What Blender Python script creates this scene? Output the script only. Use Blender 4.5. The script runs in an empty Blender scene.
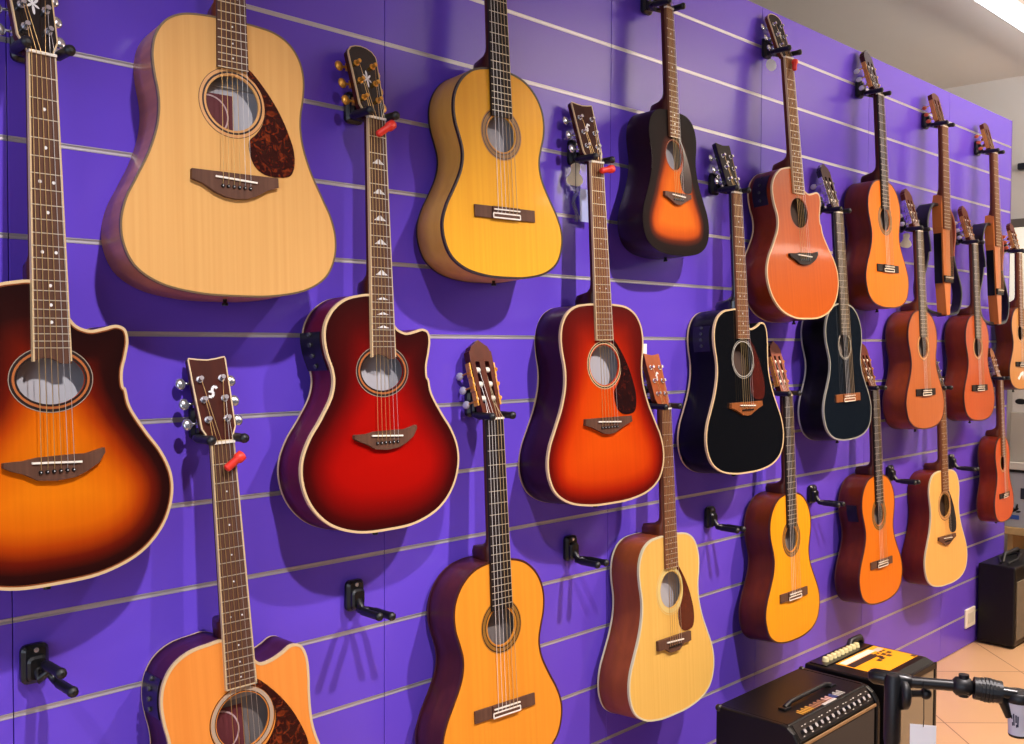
import bpy, math, random
from mathutils import Vector, Matrix, Euler
from mathutils.geometry import delaunay_2d_cdt
random.seed(7)
SC = bpy.context.scene
COL = SC.collection
R = math.radians

# ------------------------------------------------------------------ materials
def lin(c):
    out = []
    for v in c:
        v = v / 255.0
        out.append(v / 12.92 if v <= .04045 else ((v + .055) / 1.055) ** 2.4)
    return tuple(out) + (1.0,)

MATS = {}
def newmat(name):
    m = bpy.data.materials.new(name); m.use_nodes = True
    return m, m.node_tree.nodes, m.node_tree.links, m.node_tree.nodes['Principled BSDF']

def plain(name, c, rough=.5, metal=0.0, coat=0.0, spec=.5, emit=None, strength=1.0, noise=0.0, nscale=30):
    if name in MATS: return MATS[name]
    m, N, L, b = newmat(name)
    b.inputs['Base Color'].default_value = lin(c)
    b.inputs['Roughness'].default_value = rough
    b.inputs['Metallic'].default_value = metal
    b.inputs['Coat Weight'].default_value = coat
    b.inputs['Coat Roughness'].default_value = .06
    b.inputs['Specular IOR Level'].default_value = spec
    if emit:
        b.inputs['Emission Color'].default_value = lin(emit); b.inputs['Emission Strength'].default_value = strength
    if noise:
        tc = N.new('ShaderNodeTexCoord'); nz = N.new('ShaderNodeTexNoise'); nz.inputs['Scale'].default_value = nscale
        mx = N.new('ShaderNodeMix'); mx.data_type = 'RGBA'; mx.blend_type = 'MULTIPLY'
        rp = N.new('ShaderNodeMapRange'); rp.inputs['To Min'].default_value = 1 - noise; rp.inputs['To Max'].default_value = 1 + noise
        L.new(tc.outputs['Object'], nz.inputs['Vector']); L.new(nz.outputs['Fac'], rp.inputs['Value'])
        mx.inputs[0].default_value = 1; mx.inputs[6].default_value = lin(c); L.new(rp.outputs['Result'], mx.inputs[7])
        L.new(mx.outputs[2], b.inputs['Base Color'])
    MATS[name] = m
    return m

def wood(name, c, c2=None, rough=.34, coat=.10, sx=90, sy=2.0, amount=.5, flame=False, burst=None, spec=.15):
    """straight-grained lacquered wood; burst = list of (distance from the edge in m, colour)."""
    if name in MATS: return MATS[name]
    m, N, L, b = newmat(name)
    c2 = c2 or tuple(v * .86 for v in c)
    tc = N.new('ShaderNodeTexCoord'); mp = N.new('ShaderNodeMapping')
    mp.inputs['Scale'].default_value = (sx, sy, sx) if not flame else (6, 60, 6)
    nz = N.new('ShaderNodeTexNoise'); nz.inputs['Scale'].default_value = 1.0; nz.inputs['Detail'].default_value = 5
    L.new(tc.outputs['Object'], mp.inputs['Vector']); L.new(mp.outputs['Vector'], nz.inputs['Vector'])
    rp = N.new('ShaderNodeMapRange'); rp.inputs['From Min'].default_value = .35; rp.inputs['From Max'].default_value = .65
    L.new(nz.outputs['Fac'], rp.inputs['Value'])
    mx = N.new('ShaderNodeMix'); mx.data_type = 'RGBA'
    sc = N.new('ShaderNodeMath'); sc.operation = 'MULTIPLY'; sc.inputs[1].default_value = amount
    L.new(rp.outputs['Result'], sc.inputs[0]); L.new(sc.outputs[0], mx.inputs[0])
    if burst:
        at = N.new('ShaderNodeAttribute'); at.attribute_name = 'edge_distance'
        mr = N.new('ShaderNodeMapRange'); mr.inputs['From Max'].default_value = .20
        L.new(at.outputs['Fac'], mr.inputs['Value'])
        cr = N.new('ShaderNodeValToRGB'); L.new(mr.outputs['Result'], cr.inputs['Fac'])
        els = cr.color_ramp.elements
        els.remove(els[1]); els[0].position = 0; els[0].color = lin(burst[0][1])
        for d, kk in burst[1:]: els.new(d / .20).color = lin(kk)
        dk = N.new('ShaderNodeMix'); dk.data_type = 'RGBA'; dk.blend_type = 'MULTIPLY'; dk.inputs[0].default_value = 1
        L.new(cr.outputs['Color'], dk.inputs[6]); dk.inputs[7].default_value = (.86, .84, .8, 1)
        L.new(cr.outputs['Color'], mx.inputs[6]); L.new(dk.outputs[2], mx.inputs[7])
    else:
        mx.inputs[6].default_value = lin(c); mx.inputs[7].default_value = lin(c2)
    L.new(mx.outputs[2], b.inputs['Base Color'])
    b.inputs['Roughness'].default_value = rough
    b.inputs['Coat Weight'].default_value = coat
    b.inputs['Coat Roughness'].default_value = .07
    b.inputs['Specular IOR Level'].default_value = spec
    MATS[name] = m
    return m

def tortoise(name, a, c):
    if name in MATS: return MATS[name]
    m, N, L, b = newmat(name)
    tc = N.new('ShaderNodeTexCoord'); nz = N.new('ShaderNodeTexNoise'); nz.inputs['Scale'].default_value = 75; nz.inputs['Detail'].default_value = 4
    nz.inputs['Distortion'].default_value = 1.2
    cr = N.new('ShaderNodeValToRGB'); e = cr.color_ramp.elements
    e[0].position = .52; e[0].color = lin(a); e[1].position = .80; e[1].color = lin(c)
    L.new(tc.outputs['Object'], nz.inputs['Vector']); L.new(nz.outputs['Fac'], cr.inputs['Fac']); L.new(cr.outputs['Color'], b.inputs['Base Color'])
    b.inputs['Roughness'].default_value = .15
    MATS[name] = m
    return m

# ------------------------------------------------------------------ mesh helpers
class MB:
    def __init__(s): s.v = []; s.f = []; s.mi = []; s.sm = []; s.attr = None
    def add(s, vs, fs, mi=0, smooth=False):
        o = len(s.v); s.v += [tuple(p) for p in vs]
        for f in fs: s.f.append(tuple(i + o for i in f)); s.mi.append(mi); s.sm.append(smooth)
        return s
    def box(s, a, b, mi=0, M=None):
        (x0, y0, z0), (x1, y1, z1) = a, b
        vs = [Vector(p) for p in ((x0,y0,z0),(x1,y0,z0),(x1,y1,z0),(x0,y1,z0),(x0,y0,z1),(x1,y0,z1),(x1,y1,z1),(x0,y1,z1))]
        if M: vs = [M @ p for p in vs]
        return s.add(vs, [(0,3,2,1),(4,5,6,7),(0,1,5,4),(1,2,6,5),(2,3,7,6),(3,0,4,7)], mi)
    def bbox(s, a, b, r, mi=0, M=None, n=3):
        """box with rounded vertical (z) edges and chamfered z ends"""
        (x0, y0, z0), (x1, y1, z1) = a, b
        def ring(ins, z):
            pts = []
            rr = max(r - ins, r * .25)
            for cx, cy, a0 in ((x1-ins-rr, y1-ins-rr, 0), (x0+ins+rr, y1-ins-rr, 90), (x0+ins+rr, y0+ins+rr, 180), (x1-ins-rr, y0+ins+rr, 270)):
                for k in range(n + 1):
                    t = R(a0 + 90 * k / n); pts.append(Vector((cx + rr * math.cos(t), cy + rr * math.sin(t), z)))
            return pts
        c = min(r * .6, abs(z1 - z0) * .3)
        rings = [ring(c, z0), ring(0, z0 + c), ring(0, z1 - c), ring(c, z1)]
        if M: rings = [[M @ p for p in q] for q in rings]
        return s.loft(rings, mi, True, True, True, smooth=False)
    def loft(s, rings, mi=0, closed=True, cap0=False, cap1=False, smooth=True):
        n = len(rings[0]); vs = [p for r in rings for p in r]; fs = []
        for j in range(len(rings) - 1):
            for i in range(n if closed else n - 1):
                k = (i + 1) % n
                fs.append((j*n+i, j*n+k, (j+1)*n+k, (j+1)*n+i))
        s.add(vs, fs, mi, smooth)
        if cap0: s.add(rings[0], [tuple(range(n))[::-1]], mi)
        if cap1: s.add(rings[-1], [tuple(range(n))], mi)
        return s
    def tube(s, pts, r, n=8, mi=0, caps=True, smooth=True):
        pts = [Vector(p) for p in pts]; rs = r if isinstance(r, (list, tuple)) else [r] * len(pts)
        rings = []; up = None
        for i, p in enumerate(pts):
            d = (pts[min(i+1, len(pts)-1)] - pts[max(i-1, 0)]).normalized()
            if up is None: up = Vector((0,0,1)) if abs(d.z) < .9 else Vector((1,0,0))
            a = d.cross(up).normalized(); b = a.cross(d).normalized(); up = b
            rings.append([p + (a * math.cos(2*math.pi*k/n) + b * math.sin(2*math.pi*k/n)) * rs[i] for k in range(n)])
        return s.loft(rings, mi, True, caps, caps, smooth)
    def ell(s, c, rad, nu=12, nv=8, mi=0, M=None):
        c = Vector(c); rings = []
        for j in range(nv + 1):
            t = math.pi * (j / nv); q = []
            for i in range(nu):
                u = 2 * math.pi * i / nu
                p = Vector((rad[0]*math.sin(max(t,.02))*math.cos(u), rad[1]*math.sin(max(t,.02))*math.sin(u), -rad[2]*math.cos(t)))
                q.append(c + (M @ p if M else p))
            rings.append(q)
        return s.loft(rings, mi, True, True, True)
    def prism(s, outline, z0, z1, mi=0, holes=(), f=None, side=True, bottom=True, smooth=False, grid=None):
        """flat plate with holes; f maps (x,y,z) to 3D"""
        f = f or (lambda x, y, z: (x, y, z))
        P, T = fill(outline, holes, grid)
        s.add([f(x, y, z1) for x, y in P], T, mi)
        if bottom: s.add([f(x, y, z0) for x, y in P], [t[::-1] for t in T], mi)
        if side:
            for lp, fl in [(outline, False)] + [(h, True) for h in holes]:
                n = len(lp); vs = [f(x, y, z0) for x, y in lp] + [f(x, y, z1) for x, y in lp]
                fs = [(i, (i+1) % n, n + (i+1) % n, n + i) for i in range(n)]
                if fl != (area(lp) < 0): fs = [q[::-1] for q in fs]
                s.add(vs, fs, mi, smooth)
        return s
    def build(s, name, mats, parent=None, bevel=0):
        me = bpy.data.meshes.new(name); me.from_pydata(s.v, [], s.f); 
        for m in (mats if isinstance(mats, (list, tuple)) else [mats]): me.materials.append(m)
        me.polygons.foreach_set('material_index', s.mi); me.polygons.foreach_set('use_smooth', s.sm)
        if s.attr:
            at = me.attributes.new('edge_distance', 'FLOAT', 'POINT')
            vals = s.attr + [0.0] * (len(s.v) - len(s.attr)); at.data.foreach_set('value', vals)
        me.update()
        o = bpy.data.objects.new(name, me); COL.objects.link(o)
        if parent: o.parent = parent
        if bevel:
            b = o.modifiers.new('bevel', 'BEVEL'); b.width = bevel; b.segments = 2; b.limit_method = 'ANGLE'; b.angle_limit = R(40)
        return o

def area(p): return .5 * sum(p[i][0]*p[(i+1) % len(p)][1] - p[(i+1) % len(p)][0]*p[i][1] for i in range(len(p)))
def inside(x, y, poly):
    r = False; j = len(poly) - 1
    for i in range(len(poly)):
        xi, yi = poly[i]; xj, yj = poly[j]
        if (yi > y) != (yj > y) and x < (xj - xi) * (y - yi) / (yj - yi) + xi: r = not r
        j = i
    return r
def fill(outline, holes=(), grid=None):
    V = []; E = []
    for lp in [outline] + list(holes):
        o = len(V); V += [Vector(p) for p in lp]; n = len(lp); E += [(o + i, o + (i+1) % n) for i in range(n)]
    for p in (grid or []): V.append(Vector(p))
    rv, _, rf, *_ = delaunay_2d_cdt(V, E, [], 0, 1e-7)
    T = []
    for f in rf:
        cx = sum(rv[i].x for i in f) / 3; cy = sum(rv[i].y for i in f) / 3
        if inside(cx, cy, outline) and not any(inside(cx, cy, h) for h in holes):
            a, b, c = f
            if (rv[b]-rv[a]).cross(rv[c]-rv[a]) < 0: a, b, c = a, c, b
            T.append((a, b, c))
    return [(p.x, p.y) for p in rv], T
def smooth_closed(cp, k=6):
    n = len(cp); out = []
    for i in range(n):
        p0, p1, p2, p3 = (Vector(cp[(i + j) % n]) for j in (-1, 0, 1, 2))
        # centripetal Catmull-Rom
        t0 = 0; t1 = t0 + max((p1-p0).length, 1e-6)**.5; t2 = t1 + max((p2-p1).length, 1e-6)**.5; t3 = t2 + max((p3-p2).length, 1e-6)**.5
        for q in range(k):
            t = t1 + (t2 - t1) * q / k
            A1 = (t1-t)/(t1-t0)*p0 + (t-t0)/(t1-t0)*p1; A2 = (t2-t)/(t2-t1)*p1 + (t-t1)/(t2-t1)*p2; A3 = (t3-t)/(t3-t2)*p2 + (t-t2)/(t3-t2)*p3
            B1 = (t2-t)/(t2-t0)*A1 + (t-t0)/(t2-t0)*A2; B2 = (t3-t)/(t3-t1)*A2 + (t-t1)/(t3-t1)*A3
            c = (t2-t)/(t2-t1)*B1 + (t-t1)/(t2-t1)*B2
            out.append((c.x, c.y))
    return out
def offset(poly, d):
    """inset a counter-clockwise polygon by d"""
    n = len(poly); out = []
    for i in range(n):
        a, b, c = Vector(poly[i-1]), Vector(poly[i]), Vector(poly[(i+1) % n])
        t = (c - a).normalized() if (c - a).length > 1e-9 else Vector((1, 0))
        out.append((b.x - t.y * d, b.y + t.x * d))
    return out
def ellipse(cx, cy, rx, ry, n=48): return [(cx + rx*math.cos(2*math.pi*i/n), cy + ry*math.sin(2*math.pi*i/n)) for i in range(n)]

def tag(o, label=None, cat=None, group=None, kind=None):
    if label: o['label'] = label
    if cat: o['category'] = cat
    if group: o['group'] = group
    if kind: o['kind'] = kind
    return o
def empty(name, M, label, cat, group=None):
    o = bpy.data.objects.new(name, None); COL.objects.link(o); o.matrix_world = M; o.empty_display_size = .05
    return tag(o, label, cat, group)

# ------------------------------------------------------------------ guitar shapes (x right, y up the neck, body top at y = 0)
H_D = [(0,.0),(.05,-.001),(.09,-.007),(.120,-.024),(.139,-.052),(.146,-.086),(.1435,-.122),(.138,-.152),(.1365,-.178),(.1405,-.212),(.155,-.258),(.178,-.306),(.197,-.345),(.206,-.383),(.203,-.422),(.184,-.460),(.143,-.487),(.075,-.502),(0,-.505)]
H_C = [(0,0),(.04,-.003),(.08,-.015),(.112,-.040),(.132,-.072),(.139,-.105),(.136,-.140),(.126,-.172),(.119,-.198),(.1185,-.220),(.126,-.250),(.148,-.292),(.170,-.330),(.183,-.368),(.181,-.405),(.163,-.444),(.125,-.470),(.065,-.484),(0,-.487)]
H_X = [(0,0),(.05,-.002),(.09,-.012),(.122,-.035),(.140,-.065),(.1435,-.092),(.138,-.125),(.127,-.155),(.124,-.178),(.131,-.208),(.158,-.252),(.187,-.292),(.204,-.332),(.205,-.372),(.187,-.420),(.145,-.462),(.078,-.487),(0,-.492)]
CUT_X = [(.024,-.012),(.027,-.045),(.040,-.069),(.064,-.079),(.090,-.075),(.112,-.070),(.127,-.076),(.132,-.094),(.127,-.123),(.120,-.150),(.121,-.176)]
CUT_D = [(.024,-.004),(.028,-.022),(.042,-.037),(.062,-.036),(.085,-.019),(.106,-.009),(.125,-.014),(.136,-.036),(.138,-.08),(.1365,-.13),(.1365,-.178)]
CUT_D2 = [(x, y - .022 - (.009 if x > .08 else 0) if i < 9 else y - .004) for i, (x, y) in enumerate(CUT_D)]
KINDS = {
 'dread':  dict(half=H_D, cut=None,  nb=.3535, fe=.4453, hole=.154, br=.650, L=.503, frets=20, d0=.096, d1=.112, steel=True, hr=(.0505,.0505)),
 'dreadcut': dict(half=H_D, cut=CUT_D, nb=.3545, fe=.4453, hole=.153, br=.650, L=.502, frets=20, d0=.096, d1=.108, steel=True, hr=(.0505,.0505)),
 'dreadlow': dict(half=H_D, cut=CUT_D2, nb=.3545, fe=.4453, hole=.153, br=.650, L=.502, frets=20, d0=.096, d1=.108, steel=True, hr=(.0505,.0505)),
 'thin':   dict(half=H_X, cut=CUT_X, nb=.3605, fe=.4890, hole=.157, br=.650, L=.484, frets=22, d0=.072, d1=.082, steel=True, hr=(.055,.040)),
 'mid':    dict(half=H_X, cut=CUT_X, nb=.3605, fe=.4453, hole=.147, br=.650, L=.495, frets=20, d0=.092, d1=.104, steel=True, hr=(.0495,.0495)),
 'classic':dict(half=H_C, cut=None,  nb=.320,  fe=.4320, hole=.151, br=.650, L=.486, frets=19, d0=.092, d1=.098, steel=False, hr=(.0425,.0425)),
}
def body_outline(K, k=1.0):
    half = K['half']; right = half[1:-1]
    if K['cut']:
        yc = K['cut'][-1][1]; right = K['cut'] + [p for p in half[1:-1] if p[1] < yc - 1e-6]
    left = [(-x, y) for x, y in half[1:-1]]
    cp = [(-.026, 0)] + left + [half[-1]] + right[::-1]
    if not K['cut']: cp = [(0, 0)] + left + [half[-1]] + right[::-1]
    out = smooth_closed(cp, 6)
    if area(out) < 0: out = out[::-1]
    fy = K['L'] / -half[-1][1]
    return [(x*k, y*k*fy) for x, y in out]

cream = plain('ivory_binding', (208, 180, 136), .4)
bone = plain('bone', (238, 230, 214), .35)
nickel = plain('chrome', (214, 214, 220), .2, .85)
gold = plain('gold_plate', (232, 172, 76), .28, .75)
black_plastic = plain('black_plastic', (14, 14, 16), .3)
rubber = plain('black_rubber', (15, 16, 19), .45)
black_metal = plain('black_painted_metal', (12, 11, 12), .3)
rosewood = wood('rosewood', (98, 68, 54), (70, 46, 36), rough=.45, coat=0, sx=150, sy=4)
rosewood_light = wood('pale_rosewood', (128, 84, 58), (96, 60, 42), rough=.5, coat=0, sx=150, sy=4)
ebony = wood('ebony', (42, 34, 32), (26, 20, 20), rough=.45, coat=0, sx=150, sy=4)
fretwire = plain('fret_wire', (222, 212, 188), .35, .6)
pearl = plain('pearl', (232, 232, 230), .2, coat=.5)
neck_brown = wood('dark_neck_wood', (70, 28, 18), (48, 18, 12), sx=40)
neck_mahog = wood('mahogany_neck_wood', (104, 50, 26), (78, 34, 18), sx=40)
neck_black = plain('black_neck_lacquer', (14, 12, 13), .2, coat=.4)
tort = tortoise('tortoiseshell', (48, 14, 10), (150, 60, 22))
tort_dark = tortoise('dark_tortoiseshell', (36, 14, 12), (86, 26, 14))
bronze = plain('bronze_wire', (206, 170, 110), .3, .85)
steelw = plain('steel_wire', (215, 212, 205), .3, .85)
nylon = plain('nylon_string', (188, 160, 118), .3)
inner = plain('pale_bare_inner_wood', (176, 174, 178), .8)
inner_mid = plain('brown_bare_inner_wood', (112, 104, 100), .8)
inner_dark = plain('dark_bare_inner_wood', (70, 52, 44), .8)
purf_dark = plain('dark_purfling', (34, 18, 14), .4)

def guitar(gid, kind, pose, label, top, side, neck=neck_brown, board=rosewood, bind=cream, backbind=True, guard=None, ros='fg',
           logo=None, pegs=nickel, head=None, bridge='fg', bridge_mat=rosewood, board_bind=None, dots=True, burst=False, hole_in='pale',
           preamp=None, size=1.0, pins=False, group=None, headbind=None, blocks=False, yn=-.085, facecrown=1.0, hide_head=False, purf=None, nutw=None, lf=1.0, bw_=.0042):
    K = KINDS[kind]; k = size; burst = top.name.endswith(('burst', 'sunburst'))
    X, Z, le, ya, ro, s = pose
    cr, sr = math.cos(R(ro)), math.sin(R(ro)); cl, sl = math.cos(R(le)), math.sin(R(le)); cy, sy = math.cos(R(ya)), math.sin(R(ya))
    Rr = Matrix(((cr,-sr,0),(sr,cr,0),(0,0,1))); Rl = Matrix(((1,0,0),(0,cl,-sl),(0,sl,cl))); Ry = Matrix(((cy,0,sy),(0,1,0),(-sy,0,cy)))
    M = Matrix(((1,0,0),(0,0,-1),(0,1,0))) @ Ry @ Rl @ Rr
    M4 = Matrix.Translation((X, yn, Z)) @ M.to_4x4() @ Matrix.Scale(s, 4)
    steel = K['steel']
    root = empty('acoustic_guitar' if steel else 'classical_guitar', M4, label, 'guitar', group)
    nb = K['nb'] * k; L = K['L'] * k * lf
    out = [(x, y*lf - nb) for x, y in body_outline(K, k)]
    n = len(out); hy = -nb - K['hole'] * k; hrx, hry = K['hr'][0] * k, K['hr'][1] * k
    hole = ellipse(0, hy, hrx, hry)
    d0, d1 = K['d0'] * k, K['d1'] * k
    dep = lambda y: d0 + (d1 - d0) * min(1, max(0, (-y - nb) / L))
    # soundboard
    grid = None
    if burst:
        grid = []; ins = offset(out, .006)
        gx = -.22
        while gx < .22:
            gy = -nb
            while gy > -nb - L:
                if inside(gx, gy, ins) and (gx / (hrx + .004))**2 + ((gy - hy) / (hry + .004))**2 > 1: grid.append((gx, gy))
                gy -= .011
            gx += .011
    mb = MB(); mb.prism(out, -.003, 0, 0, [hole], bottom=False, side=False, grid=grid)
    if burst:
        seg = [(Vector(out[i]), Vector(out[(i+1) % n])) for i in range(n)]
        def dist(p):
            p = Vector(p); b = 9
            for a, c in seg:
                t = max(0, min(1, (p-a).dot(c-a) / max((c-a).length_squared, 1e-12))); b = min(b, (p - a - (c-a)*t).length)
            return b
        upper = lambda y: 1 - .64 * max(0, min(1, (y + nb + .25*k) / (.16*k)))     # the sunburst is darker over the upper bout
        mb.attr = [dist(v[:2]) / k * upper(v[1]) for v in mb.v]
    hr_ring = [(x, y) for x, y in hole]
    vs = [(x, y, 0) for x, y in hr_ring] + [(x, y, -.004) for x, y in hr_ring]; m_ = len(hr_ring)
    mb.add(vs, [(i, m_ + i, m_ + (i+1) % m_, (i+1) % m_) for i in range(m_)], 0, True)
    if burst: mb.attr += [.06] * len(vs)
    mb.build('soundboard', top, root)
    # body: sides, back, inner surface
    mb = MB()
    ring = lambda ins, zf: [(p[0], p[1], zf(p[1])) for p in (offset(out, ins) if ins else out)]
    mb.loft([ring(0, lambda y: -.0008), ring(0, lambda y: -dep(y) * .5), ring(0, lambda y: -dep(y) + .003), ring(.003, lambda y: -dep(y))], 0, True)
    Pv, T = fill(offset(out, .003)); mb.add([(x, y, -dep(y)) for x, y in Pv], [t[::-1] for t in T], 0)
    mb.build('body', side, root)
    # binding
    if bind:
        mb = MB(); w = bw_
        o1 = offset(out, -.0007); o2 = offset(out, w)
        mb.loft([[(x, y, -.0062) for x, y in o1], [(x, y, .0006) for x, y in o1], [(x, y, .0006) for x, y in o2], [(x, y, -.001) for x, y in o2]], 0, True, smooth=False)
        if purf:
            o3 = offset(out, w + .0022)
            mb.loft([[(x, y, .0006) for x, y in o2], [(x, y, .0005) for x, y in o3], [(x, y, -.0005) for x, y in o3]], 1, True, smooth=False)
        if backbind:
            o1 = offset(out, -.0007); o2 = offset(out, .004)
            mb.loft([[(x, y, -dep(y) + .0055) for x, y in o1], [(x, y, -dep(y) - .0006) for x, y in o1], [(x, y, -dep(y) - .0006) for x, y in o2]], 0, True, smooth=False)
        mb.build('binding', [bind, purf or purf_dark], root)
    # rosette
    spec = {'fg': [(1.05,1.10,cream),(1.10,1.16,purf_dark),(1.16,1.20,cream)],
            'nat': [(1.03,1.08,plain('rosette_tan',(206,150,92),.4)),(1.08,1.15,purf_dark),(1.15,1.26,plain('rosette_tan',(206,150,92),.4)),(1.26,1.28,purf_dark)],
            'thin': [(1.0,1.09,purf_dark),(1.09,1.19,plain('rosette_brown',(168,96,48),.4)),(1.19,1.30,purf_dark),(1.30,1.335,plain('rosette_grey',(150,140,125),.4))],
            'pearl': [(1.03,1.06,purf_dark),(1.06,1.20,plain('rosette_pearl',(176,152,128),.25)),(1.22,1.25,purf_dark)],
            'black': [(1.04,1.09,plain('rosette_silver',(190,186,176),.3)),(1.16,1.19,plain('rosette_silver',(190,186,176),.3))],
            'classic': [(1.03,1.10,plain('rosette_amber',(178,116,40),.4)),(1.10,1.16,purf_dark),(1.16,1.34,plain('rosette_mosaic',(140,96,34),.4,noise=.5,nscale=500)),(1.34,1.40,purf_dark),(1.40,1.46,plain('rosette_amber',(178,116,40),.4))],
            'simple': [(1.03,1.08,purf_dark),(1.08,1.28,plain('rosette_tan',(206,150,92),.4)),(1.28,1.33,purf_dark)],
            'cream': [(1.04,1.30,plain('rosette_yellow',(214,190,120),.4)),(1.36,1.40,plain('rosette_yellow',(214,190,120),.4))],
            'faint': [(1.04,1.09,plain('rosette_orange_brown',(150,70,24),.4))]}[ros]
    mb = MB(); ms = []
    for a, b, mm in spec:
        if mm not in ms: ms.append(mm)
        q = 48; va = ellipse(0, hy, hrx*a, hry*a, q); vb = ellipse(0, hy, hrx*b if hrx == hry else hrx + hry*(b-1), hry*b, q)
        if hrx != hry: va = ellipse(0, hy, hrx + hry*(a-1), hry*a, q)
        mb.add([(x, y, .0005) for x, y in va] + [(x, y, .0005) for x, y in vb], [(i, q+i, q+(i+1) % q, (i+1) % q) for i in range(q)], ms.index(mm))
    mb.build('rosette', ms, root)
    # what is seen through the sound hole: inner back, a brace, the paper label
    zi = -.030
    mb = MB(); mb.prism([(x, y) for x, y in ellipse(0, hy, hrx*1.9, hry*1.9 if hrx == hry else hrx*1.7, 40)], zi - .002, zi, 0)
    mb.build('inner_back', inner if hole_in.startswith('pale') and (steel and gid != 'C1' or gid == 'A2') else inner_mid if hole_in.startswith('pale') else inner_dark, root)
    if hole_in == 'pale_deep':
        MB().box((-.1*k, hy + .034*k, zi), (.1*k, hy + .044*k, zi + .006)).build('inner_brace', plain('inner_brace_wood', (150, 145, 140), .8), root)
        lb = MB(); lb.box((-.075*k, hy - .060*k, zi + .0006), (.012*k, hy + .022*k, zi + .0012), 0)
        va = ellipse(-.035*k, hy - .020*k, .036*k, .036*k, 40); vb = ellipse(-.035*k, hy - .020*k, .039*k, .039*k, 40)
        lb.add([(x, y, zi + .0018) for x, y in va] + [(x, y, zi + .0018) for x, y in vb], [(i, 40+i, 40+(i+1) % 40, (i+1) % 40) for i in range(40)], 1)
        lb.build('paper_label', [plain('maker_label_maroon', (96, 34, 40), .7), plain('maker_label_ring', (190, 160, 160), .7)], root)
    # fretboard
    nw = (nutw or (.0445 if steel else .052)) * (k if k < 1 else 1); bw = nw * (1.40 if kind == 'thin' else 1.34 if steel else 1.19)
    fe = K['fe'] * k; zt = .0065
    hwid = lambda y: .5 * (nw + (bw - nw) * (-y / fe))
    mb = MB()
    if kind == 'thin':
        endpts = [(-.5*bw, -fe + .0), (-.25*bw, -fe + .006), (0, -fe + .004), (.25*bw, -fe - .004), (.5*bw, -fe - .004)]
    else: endpts = [(-.5*bw, -fe), (.5*bw, -fe)]
    mb.prism([(-.5*nw, 0)] + endpts + [(.5*nw, 0)], .0002, zt, 0)
    sl_ = .650 * k if steel or True else .65
    for i in range(1, K['frets'] + 1):
        y = -sl_ * (1 - 2 ** (-i / 12))
        if y > -fe - .001: mb.box((-hwid(y) + .0006, y - .0007, zt - .0005), (hwid(y) - .0006, y + .0007, zt + .0010), 1)
    if board_bind:
        for sg in (-1, 1):
            mb.add([(sg*.5*nw, 0, .0001), (sg*.5*bw, -fe, .0001), (sg*.5*bw, -fe, zt+.0002), (sg*.5*nw, 0, zt+.0002),
                    (sg*(.5*nw+.0001), 0, zt+.0003), (sg*(.5*bw+.0001), -fe, zt+.0003), (sg*(.5*bw-.0026), -fe, zt+.0003), (sg*(.5*nw-.0026), 0, zt+.0003),
                    (sg*(.5*nw+.0003), 0, zt+.0003), (sg*(.5*bw+.0003), -fe, zt+.0003), (sg*(.5*bw+.0003), -fe, 0), (sg*(.5*nw+.0003), 0, 0)], [(4,5,6,7), (8,9,10,11)], 2)
        if kind != 'thin': mb.box((-.5*bw, -fe - .0004, 0), (.5*bw, -fe + .002, zt + .0003), 2)
    dot = .0017 if gid in ('A1', 'C1', 'B3', 'C3') else .0028
    if steel and dots:
        ctr = lambda i: -sl_ * (1 - .5 * (2 ** (-(i-1) / 12) + 2 ** (-i / 12)))
        for i in (3, 5, 7, 9, 12, 15, 17, 19):
            if ctr(i) < -fe + .004: continue
            if blocks:
                for sg in (-1, 1):
                    h = .0055 if i < 13 else .0028
                    mb.add([(sg*.0012, ctr(i) - h, zt+.0004), (sg*.016, ctr(i) - h, zt+.0004), (sg*.0075, ctr(i) + h*.1, zt+.0004), (sg*.0012, ctr(i) + h, zt+.0004)], [(0,1,2,3) if sg > 0 else (3,2,1,0)], 3)
            else:
                for xx in ((-.011, .011) if i == 12 or (i == 7 and kind == 'thin') else (0,)):
                    mb.add([(x, y, zt+.0004) for x, y in ellipse(xx, ctr(i), dot, dot, 10)], [tuple(range(10))], 3)
    mb.build('fretboard', [board, fretwire, board_bind or cream, pearl], root)
    MB().box((-.5*nw, 0, .0), (.5*nw, .0045, zt + .0032)).build('nut', bone, root)
    # neck with heel
    mb = MB(); rings = []
    stations = [(.004,.020),(-.03,.0205),(-nb*.5,.0215),(-nb+.070,.0225),(-nb+.050,.0245),(-nb+.040,.030),(-nb+.032,.046),(-nb+.027,d0*.90),(-nb+.014,d0*.97),(-nb-.002,d0*.97)]
    for y, dz in stations:
        w = hwid(min(y, 0)) * (1 if y > -nb + .06 else 1 - .30 * min(1, (-nb + .06 - y) * -1 / .06 if False else (1 - (y + nb) / .06)))
        w0 = hwid(min(y, 0)); q = []
        for i in range(13):
            t = math.pi * i / 12; ww = w0 + (w - w0) * math.sin(t)
            q.append((-ww * math.cos(t), y, -dz * math.sin(t) ** .8))
        rings.append(q)
    mb.loft(rings, 0, True, True, True)
    mb.build('neck', neck, root)
    # headstock, tilted back
    tl = R(14 if steel else 13)
    hp = lambda x, v, w: (x, .0042 + v*math.cos(tl) + w*math.sin(tl), -.0005 - v*math.sin(tl) + w*math.cos(tl))
    hm = head or wood('dark_head_rosewood', (60, 26, 18), (40, 16, 11), sx=60)
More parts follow.
